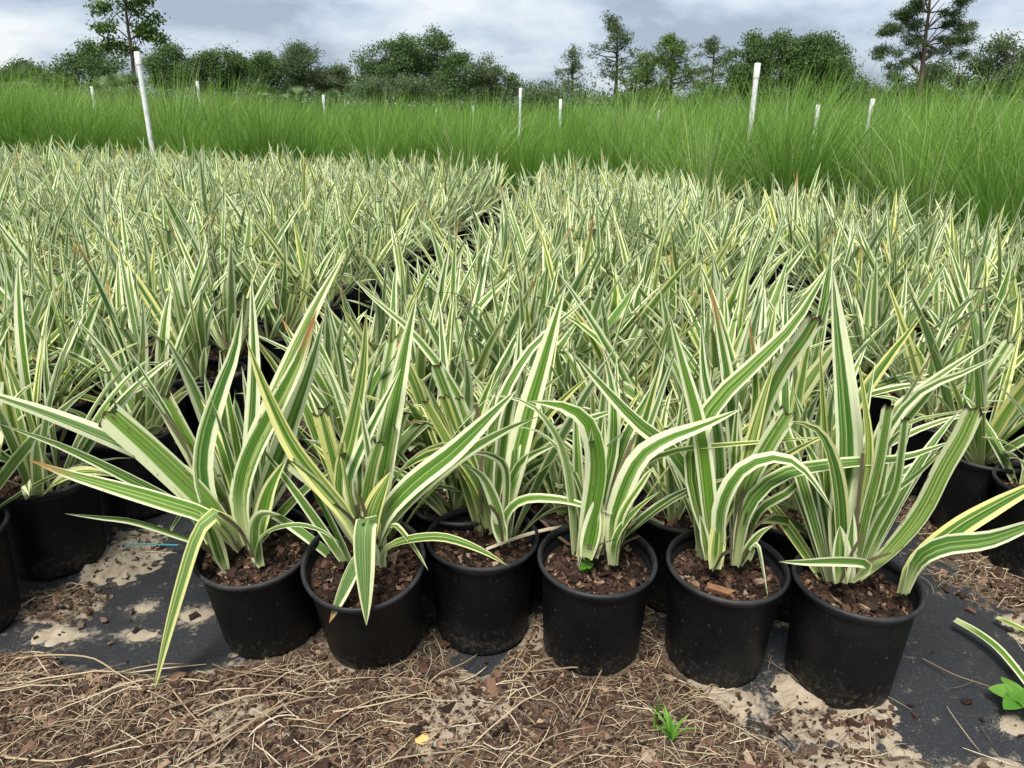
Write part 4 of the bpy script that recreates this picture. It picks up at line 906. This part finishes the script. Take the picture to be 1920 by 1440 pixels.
# ------------------------------------------------------------------ tall grass behind the beds
gm = MB(); grng = np.random.default_rng(3)
def grass_clump(cx, cy, h, nb, wbl, seg=4, tone=0.0):
    a = grng.uniform(0, 2*math.pi, nb); r0 = 0.16*np.sqrt(grng.random(nb)); out = np.abs(grng.normal(0.34, 0.30, nb)) + 0.02
    L = h*grng.uniform(0.62, 1.12, nb); wind = 0.10
    t = np.linspace(0, 1, seg+1)[None, :]
    th = out[:, None]*(0.45 + 0.9*t) + (grng.random(nb)**3*1.5)[:, None]*t**2
    dz = np.cos(th); dr = np.sin(th)
    hz = np.concatenate([np.zeros((nb, 1)), np.cumsum((dz[:, 1:]+dz[:, :-1])/2, 1)], 1)*L[:, None]/seg
    hr = np.concatenate([np.zeros((nb, 1)), np.cumsum((dr[:, 1:]+dr[:, :-1])/2, 1)], 1)*L[:, None]/seg
    x = cx + (r0*np.cos(a))[:, None] + hr*np.cos(a)[:, None] + wind*hz*t; y = cy + (r0*np.sin(a))[:, None] + hr*np.sin(a)[:, None]
    fa = grng.uniform(0, math.pi, nb); sxv = np.cos(fa)[:, None]; syv = np.sin(fa)[:, None]
    wd = wbl*0.5*(1.0 - 0.92*t**1.5)*grng.uniform(0.7, 1.3, nb)[:, None]
    A = np.stack([x - sxv*wd, y - syv*wd, hz], -1); B = np.stack([x + sxv*wd, y + syv*wd, hz], -1)
    V = np.stack([A, B], 2).reshape(nb*(seg+1)*2, 3)
    base = (np.arange(nb)*(seg+1)*2)[:, None] + (np.arange(seg)*2)[None, :]
    F = np.stack([base, base+1, base+3, base+2], -1).reshape(-1, 4)
    sd = np.clip(grng.random(nb)*0.85 + tone + 0.1*(grng.random(nb) < 0.06)*2, 0, 1)
    S = np.stack([np.repeat(sd, (seg+1)*2), np.tile(np.repeat(np.linspace(0, 1, seg+1), 2), nb)], 1)
    gm.add(V, F, np.zeros((len(V), 2)), S)
def gheight(s): return float(np.interp(s, [-.8, -.3, -.1, .1, .25, .45, .8], [1.28, 1.26, 1.22, 1.22, 1.27, 1.36, 1.56]))
ngr = 0
for dpt, sp, nb in ((0.0, 0.50, 430), (1.0, 0.58, 360), (2.5, 0.72, 230), (5.0, 0.90, 130), (9.0, 1.15, 75)):
    nxt = {0.0: 1.0, 1.0: 2.5, 2.5: 5.0, 5.0: 9.0, 9.0: 17.0}[dpt]
    yy = dpt + sp*0.5
    while yy < nxt:
        lim = 0.95 if dpt < 5 else 0.80; s = -lim
        while s < lim:
            Yb = yback(s) + 0.42 + yy; cx, cy = s*Yb + rnd.gauss(0, sp*0.22), Yb + rnd.gauss(0, sp*0.22)
            md = float(fbm(np.array([cx]), np.array([cy]), 0.55, 301, 2)[0]); hh = gheight(s)*(0.62 + 0.80*md)*rnd.uniform(0.88, 1.10)
            if dpt == 0.0: hh *= 0.92
            grass_clump(cx, cy, hh, nb if abs(s) < 0.78 else nb//2, 0.0042 + 0.0008*cy, 4, (md-0.5)*1.0 + rnd.uniform(-0.3, 0.3)); ngr += 1
            s += sp/Yb*rnd.uniform(0.8, 1.2)
        yy += sp*0.9
for k in range(150):      # pale flowering stems standing out of the grass, mostly at the right
    s = rnd.choice([rnd.uniform(0.30, 0.75), rnd.uniform(0.3, 0.75), rnd.uniform(-0.7, 0.7)]); Yb = yback(s) + rnd.uniform(0.4, 3.5)
    grass_clump(s*Yb, Yb, gheight(s)*rnd.uniform(0.75, 1.10), rnd.randrange(3, 8), 0.008 + 0.0009*Yb, 5, 0.75)
tag(gm.build('grass', GRASS), 'dense tall green grass standing behind the beds of potted plants', 'grass', kind='stuff')
print('grass clumps', ngr, 'tris', sum(len(f) for f in gm.f)*2)

# ------------------------------------------------------------------ white stakes in the grass
def stake(px, top, bottom, D, rad, label, base_dx=0, cap=True):
    p = at(px, top, D); b = at(px+base_dx, bottom, D); e_ = empty('marker_stake', (p.x, D, 0)); e_.rotation_euler = (math.sin(px)*.012, math.cos(px)*.012, 0); tag(e_, label, 'stake', 'white stakes in the grass')
    m1 = MB(); tube(m1, [(0, 0, 0), (0, 0, p.z*0.5), (0, 0, p.z-0.10)], [rad]*3, 12); m1.build('pipe', PIPE, e_)
    m2 = MB(); tube(m2, [(0, 0, p.z-0.14), (0, 0, p.z-0.005), (0, 0, p.z)], [rad*1.18, rad*1.18, rad*1.0], 12); m2.build('cap', PIPE, e_)
for a in [(260, 97, 270, 9.55, .034, 'tall white stake at the left edge of the grass, the nearest one'), (1424, 118, 265, 8.3, .032, 'tall white stake standing before the big round oaks'),
          (369, 152, 190, 14, .032, 'short white stake right of the tall left stake'), (170, 162, 188, 13, .028, 'short white stake left of the tall left stake, under the fan palms'),
          (607, 178, 213, 13.5, .028, 'white stake below the row of small oaks'), (888, 199, 220, 16, .028, 'tiny white stake under the dense oak thicket'), (817, 203, 222, 16, .026, 'tiny white stake left of another under the oak thicket'),
          (975, 165, 235, 10, .022, 'thin white stake beside the right end of the oak thicket'), (1053, 186, 220, 11, .026, 'white stake below the small bare pine'), (1236, 206, 222, 12, .024, 'white stub of stake below the group of pines'),
          (1537, 196, 245, 8.6, .026, 'white stake below the right half of the big oaks'), (1634, 185, 235, 8.0, .026, 'white stake between the big oaks and the tall pine')]:
    stake(a[0], a[1], a[2], a[3], a[4]*(0.85 if a[2] > 262 else 0.72), a[5])

# ------------------------------------------------------------------ trees
def foliage(mb_, c, r, n_clumps, per, leaf, clump_r, rg, needle=False, shell=0.55):
    """small leaf faces gathered in clumps spread through an ellipsoid"""
    c = np.array(c); r = np.array(r)
    d = rg.normal(size=(n_clumps, 3)); d = unit(d)*(shell + (1-shell)*rg.random((n_clumps, 1))**0.7)*np.where(rg.random((n_clumps, 1)) < 0.25, rg.random((n_clumps, 1)), 1)
    cc = c + d*r
    k = n_clumps*per
    pos = np.repeat(cc, per, 0) + rg.normal(size=(k, 3))*clump_r*np.array([1.0, 1.0, 0.62])
    ct = np.repeat(rg.random(n_clumps)*0.6, per)
    A = unit(rg.normal(size=(k, 3))); B = unit(np.cross(A, rg.normal(size=(k, 3))))
    ls = leaf*rg.uniform(0.6, 1.3, (k, 1)); ws = ls*(0.16 if needle else 0.55)
    V = np.stack([pos-A*ls, pos-B*ws, pos+A*ls, pos+B*ws], 1).reshape(-1, 3)
    F = np.arange(k*4).reshape(-1, 4)
    up = (pos[:, 2]-c[2])/max(r[2], .01)
    sd = np.clip(ct + 0.4*rg.random(k), 0, 1)
    mb_.add(V, F, np.zeros((len(V), 2)), np.stack([np.repeat(sd, 4), np.zeros(k*4)], 1))
LEAFK = 0.36
def tree(name, label, cat, D, trunk_px, lobes, mat, leaf=0.20, dens=1.0, clump=0.5, bark=BARK, trunk_r=0.16, needle=False, limbs=True, seed=1, per=70, shell=0.55, group=None, nsub=9):
    """lobes: photo ellipses (x, y, rx, ry) at distance D; trunk_px: photo polyline, foot first"""
    rg = np.random.default_rng(seed); u = D*1.06/FPX
    foot = at(trunk_px[0][0], trunk_px[0][1], D); e_ = empty(name, (foot.x, D, -0.01)); tag(e_, label, cat, group)
    org = np.array([foot.x, D, -0.01])
    T = [np.array([0., 0., 0.])] + [np.array(at(a, b, D)) - org for a, b in trunk_px[1:]]
    tm = MB(); P = cr(T, 10); tube(tm, P, np.linspace(trunk_r, trunk_r*0.30, 11), 7)
    cm = MB()
    for (x, y, rx, ry) in lobes:
        dy = rg.uniform(-0.5, 0.5)*rx*u*0.9
        c = np.array(at(x, y, D)) - org; c[1] += dy
        R = (rx*u, max(rx, ry)*u*0.85, ry*u)
        nc = max(4, int(dens*(R[0]*R[2])*4.2/(clump*clump)))
        for q in range(nsub):                       # billows: the lobe is made of smaller heads with gaps between
            d = rg.normal(size=3); d /= np.linalg.norm(d); d *= rg.uniform(0.35, 0.95)
            f = rg.uniform(0.26, 0.46)
            foliage(cm, c + d*np.array(R)*0.85, (R[0]*f, R[1]*f, R[2]*f*1.05), max(3, int(nc*1.6/nsub)), per, leaf*LEAFK, clump*0.55, rg, needle, shell)
        if limbs:
            k = int(np.clip(np.searchsorted(P[:, 2], c[2] - 0.45*abs(c[0]-np.interp(c[2], P[:, 2], P[:, 0])) - 0.3*R[2]), 2, 9)); b = P[k]
            for q in range(3):
                d = np.array([rg.uniform(-.7, .7)*R[0], rg.uniform(-.7, .7)*R[1], rg.uniform(-.2, .7)*R[2]])
                kk = max(2, min(9, k + int(rg.integers(-1, 2)))); b = P[kk]; tgt = c + d
                Q = cr([b, b*0.5 + tgt*0.5 + np.array([0, 0, 0.12*np.linalg.norm(tgt-b)]), tgt], 5)
                tube(tm, Q, np.linspace(trunk_r*0.24, trunk_r*0.05, 6), 5)
    tm.build('trunk', bark, e_); cm.build('crown', mat, e_)
    return e_
tree('tall_tree', 'tall slender tree with open crown reaching out of the picture at left', 'tree', 34, [(252, 200), (250, 130), (243, 70), (236, 20), (240, -40)],
     [(187, 12, 24, 14), (203, 51, 26, 11), (240, 14, 28, 16), (288, 45, 28, 20), (282, 8, 24, 16), (262, 62, 24, 14), (297, 72, 12, 10), (212, 84, 22, 9), (236, 92, 22, 10), (240, -35, 55, 25)], BRIGHTLEAF, .23, .75, .30, BARK, .11, seed=2, per=22, nsub=5)
tree('bushy_tree', 'dark bushy tree behind the tall slender tree', 'tree', 40, [(175, 190), (172, 150), (170, 110)], [(172, 122, 42, 34), (128, 138, 28, 26), (206, 120, 30, 30), (165, 96, 20, 14)], OAKLEAF, .17, 1.0, .42, seed=3)
tree('shrub', 'low dark shrub at the far left above the grass', 'shrub', 42, [(28, 190), (28, 150)], [(20, 132, 36, 24), (60, 142, 30, 20)], OAKLEAF, .17, 1.0, .40, trunk_r=.08, seed=4)
tree('shrub', 'bright low shrub between the far left shrub and the dark bushy tree', 'shrub', 38, [(95, 190), (95, 160)], [(95, 152, 34, 20)], BRIGHTLEAF, .15, 1.0, .36, trunk_r=.07, seed=5)
row = [(312, 122, 40, 36, 'first and darkest of the row of small oaks, beside the tall slender tree', OAKLEAF), (378, 124, 38, 32, 'second of the row of small oaks from the left', OAKLEAF), (436, 130, 34, 34, 'third of the row of small oaks from the left', OAKLEAF), (494, 128, 38, 32, 'fourth of the row of small oaks from the left', OAKLEAF), (560, 124, 46, 42, 'broadest of the row of small oaks', GREYLEAF), (628, 145, 36, 26, 'lowest and last of the row of small oaks', GREYLEAF)]
for i, (x, y, rx, ry, lb, mt) in enumerate(row):
    tree('oak_tree', lb, 'tree', 46+i*1.5, [(x+3, 200), (x, 160), (x+4, y)], [(x, y, rx, ry), (x-rx*.45, y+12, rx*.6, ry*.7), (x+rx*.5, y+10, rx*.6, ry*.7), (x+rx*.1, y-ry*.45, rx*.6, ry*.4), (x-rx*.2, y+ry*.9, rx*.8, ry*.5)], mt, .17, .9, .42, seed=20+i, group='row of small oaks')
tree('oak_tree', 'wide oak with flat top at the left of the dense thicket', 'tree', 50, [(722, 205), (718, 160), (715, 110)], [(718, 98, 44, 26), (692, 122, 38, 26), (740, 130, 45, 36), (700, 160, 46, 26), (755, 92, 26, 20)], OAKLEAF, .18, .9, .45, seed=31)
tree('oak_tree', 'tallest oak in the middle of the dense thicket', 'tree', 52, [(806, 205), (806, 150), (800, 100)], [(800, 92, 46, 25), (775, 118, 40, 32), (836, 118, 36, 30), (800, 150, 60, 38), (825, 82, 24, 14)], OAKLEAF, .18, 1.0, .45, seed=32)
tree('oak_tree', 'olive green oak low in front of the dense thicket', 'tree', 47, [(735, 205), (735, 180), (738, 160)], [(738, 160, 62, 26), (690, 168, 34, 22), (790, 168, 44, 24)], GREYLEAF, .17, 1.0, .42, seed=33)
tree('oak_tree', 'dark oak at the right of the dense thicket', 'tree', 49, [(876, 210), (874, 170), (872, 130)], [(872, 130, 42, 32), (850, 165, 50, 30), (905, 160, 36, 32)], OAKLEAF, .18, 1.0, .45, seed=34)
tree('oak_tree', 'ragged grey oak sloping down at the right end of the thicket', 'tree', 48, [(930, 212), (930, 175), (926, 140)], [(926, 138, 34, 28), (940, 168, 34, 30), (900, 178, 40, 24), (960, 160, 14, 18)], GREYLEAF, .17, .75, .42, seed=35)
tree('shrub', 'round pale shrub between the thicket and the small bare pine', 'shrub', 55, [(1022, 215), (1022, 185)], [(1022, 182, 40, 20), (998, 188, 22, 14)], GREYLEAF, .19, .9, .45, trunk_r=.08, seed=36)
def pine(D, foot, top, w, label, seed, base_frac=0.45, dens=.8, lean=0, bare=False, mat=PINELEAF):
    """a pine: whorls of limbs with needle clumps at their ends, given by foot and top in the photo"""
    rg = np.random.default_rng(seed); u = D*1.06/FPX
    f3 = at(foot[0], foot[1], D); t3 = at(top[0], top[1], D); e_ = empty('pine_tree', (f3.x, D, -0.01)); tag(e_, label, 'tree', 'pines')
    H = t3.z + .01; dx = t3.x - f3.x; tm = MB(); cm = MB()
    P = cr([(0, 0, 0), (dx*.45 + .12, 0, H*.5), (dx, 0, H)], 12); tube(tm, P, np.linspace(.13 + .008*H, .03, 13), 7)
    nl = int(16*dens) + 8
    for i in range(nl):
        f = base_frac + (1-base_frac)*(i/nl)**.9; b = np.array([np.interp(f*12, np.arange(13), P[:, k]) for k in range(3)])
        a = rg.uniform(0, 6.28); fr = (f-base_frac)/(1-base_frac); l = w*u*(0.35 + .75*math.sin(min(1, .25+fr*1.0)*math.pi)**.8)*rg.uniform(.55, 1.1)
        tip = b + np.array([math.cos(a)*l, math.sin(a)*l, l*rg.uniform(.1, .55)])
        Q = cr([b, (b+tip)/2 + np.array([0, 0, -.05*l]), tip], 5); tube(tm, Q, np.linspace(.05, .015, 6), 4)
        for k in (2, 3, 4, 5):
            rr = .30 + .16*rg.random()
            if k < 4 and rg.random() < (.5 if bare else .3): continue
            foliage(cm, Q[k] + rg.normal(size=3)*.18, (rr*1.3, rr*1.3, rr*.8), 3, 16, .15, .16, rg, True, .3)
    foliage(cm, P[-1], (.3, .3, .4), 5, 16, .15, .16, rg, True, .3)
    tm.build('trunk', PBARK, e_); cm.build('crown', mat, e_)
pine(62, (1070, 215), (1072, 96), 28, 'small bare pine standing alone above the grass', 41, .35, .55, bare=True)
pine(58, (1150, 215), (1157, 36), 42, 'tall narrow pine with a pointed dark crown', 42, .42, 1.1)
pine(54, (1208, 215), (1212, 108), 32, 'short leafy pine between the tall narrow pine and its neighbour', 43, .40, .9, mat=BRIGHTLEAF)
pine(52, (1253, 215), (1258, 74), 46, 'flat topped pine left of the lacy pair', 44, .45, 1.3, mat=BRIGHTLEAF)
pine(56, (1325, 215), (1340, 76), 44, 'lacy thin pine beside the big round oaks', 45, .40, .8, bare=True)
tree('shrub', 'bright green shrub at the foot of the pines', 'shrub', 45, [(1205, 215), (1205, 180)], [(1205, 182, 30, 20), (1160, 192, 26, 14), (1250, 195, 26, 14)], BRIGHTLEAF, .16, .9, .38, trunk_r=.07, seed=46)
tree('shrub', 'dark shrub filling the gap left of the big round oaks', 'shrub', 44, [(1335, 215), (1335, 190)], [(1335, 178, 32, 26), (1300, 192, 28, 16)], OAKLEAF, .16, 1.0, .4, trunk_r=.07, seed=47)
tree('oak_tree', 'big round dark oak, left one of the pair behind the tall stake', 'tree', 44, [(1440, 215), (1440, 170), (1435, 110)], [(1440, 98, 52, 36), (1405, 125, 44, 40), (1475, 120, 45, 45), (1420, 165, 52, 38), (1460, 85, 34, 22), (1375, 160, 22, 30), (1480, 170, 40, 34)], OAKLEAF, .17, 1.15, .40, trunk_r=.22, seed=51)
tree('oak_tree', 'big round dark oak, right one of the pair behind the tall stake', 'tree', 43, [(1545, 215), (1545, 170), (1540, 110)], [(1535, 95, 54, 34), (1575, 122, 40, 42), (1515, 130, 44, 40), (1560, 165, 52, 38), (1505, 175, 40, 28), (1598, 155, 22, 38), (1540, 82, 36, 20)], OAKLEAF, .17, 1.15, .40, trunk_r=.22, seed=52)
tree('shrub', 'grey shrub at the right foot of the big round oaks', 'shrub', 42, [(1625, 215), (1625, 190)], [(1628, 180, 34, 22), (1665, 185, 30, 18)], GREYLEAF, .16, .8, .38, trunk_r=.07, seed=53)
tree('pine_tree', 'very tall pine with open spreading crown reaching out of the picture', 'tree', 36, [(1722, 215), (1728, 140), (1735, 70), (1742, 20), (1745, -40)],
     [(1672, 60, 32, 15), (1668, 100, 28, 13), (1690, 32, 26, 14), (1735, 10, 30, 14), (1715, 75, 24, 12), (1780, 15, 30, 16), (1800, 45, 34, 14), (1770, 70, 30, 12), (1815, 75, 24, 10), (1690, 122, 28, 10), (1750, 105, 28, 10), (1740, -30, 70, 24), (1720, 45, 24, 12), (1795, 100, 26, 10), (1680, 145, 24, 9)], PINELEAF, .26, 1.5, .26, PBARK, .14, True, True, 54, 30, .3, nsub=4)
tree('oak_tree', 'brownish grey oak spreading under the very tall pine', 'tree', 38, [(1790, 220), (1790, 180), (1790, 150)], [(1790, 145, 60, 36), (1745, 165, 46, 30), (1830, 120, 40, 30), (1840, 165, 46, 34), (1700, 178, 40, 24)], GREYLEAF, .15, .9, .38, trunk_r=.18, seed=55)
tree('oak_tree', 'grey green oak at the right edge of the picture', 'tree', 36, [(1895, 220), (1895, 170), (1892, 120)], [(1885, 88, 36, 24), (1905, 120, 50, 40), (1870, 150, 44, 40), (1930, 170, 46, 40), (1950, 110, 40, 40)], GREYLEAF, .15, .9, .38, trunk_r=.18, seed=56)
# low undergrowth closing the view under the crowns
um = MB(); ur = np.random.default_rng(8)
for k in range(520):
    X_ = -46 + 92*(k+ur.random())/520; D_ = ur.uniform(53, 66)
    foliage(um, (X_, D_, ur.uniform(.2, 2.3)), (ur.uniform(.8, 1.6), 1.0, ur.uniform(.7, 1.5)), 12, 17, .115, .30, ur)
tag(um.build('undergrowth', GREYLEAF), 'dark undergrowth below the trees behind the grass', 'undergrowth', kind='stuff')
# fan palms at the left, above the grass
def fan_palm(px, py, D, r, label, seed):
    rg = random.Random(seed); top = at(px, py, D); r *= .72; e_ = empty('fan_palm', (top.x, D, 0)); tag(e_, label, 'palm', 'fan palms behind the grass')
    h = top.z; m1 = MB(); tube(m1, [(0, 0, 0), (0, 0, h*.6), (0, 0, h-.15)], [.12, .11, .09], 7); m1.build('trunk', BARK, e_)
    for i in range(9):
        a = rg.random()*6.28; el = rg.uniform(.3, 1.3); d = np.array([math.cos(a)*math.cos(el), math.sin(a)*math.cos(el), math.sin(el)])
        b = np.array([0, 0, h-.18]); hub = b + d*r*.55; m2 = MB(); tube(m2, [b, hub], [.018, .012], 4, (.5, 0))
        s = unit(np.cross(d, [0, 0, 1.0])); 
        for k in range(15):
            f = (k/14-.5)*2.7; dd = d*math.cos(f) + s*math.sin(f); P = cr([hub, hub+dd*r*.4, hub+dd*r*.75+np.array([0, 0, -.05*r])], 4)
            blade(m2, P, r*.075, np.cross(s, d), rg.random(), 0, 0, 0, .3, 3, False, .6)
        m2.build('frond', PALMLEAF, e_)
for a in [(24, 152, 19, .75, 'fan palm at the far left edge above the grass', 1), (205, 160, 20, .62, 'fan palm left of the tall left stake', 2), (240, 158, 21, .62, 'fan palm just beside the tall left stake', 3), (480, 172, 22, .62, 'fan palm below the fourth small oak', 4), (556, 178, 24, .55, 'fan palm below the broadest small oak', 5), (622, 180, 24, .5, 'fan palm at the right, below the last small oak', 6)]:
    fan_palm(*a)
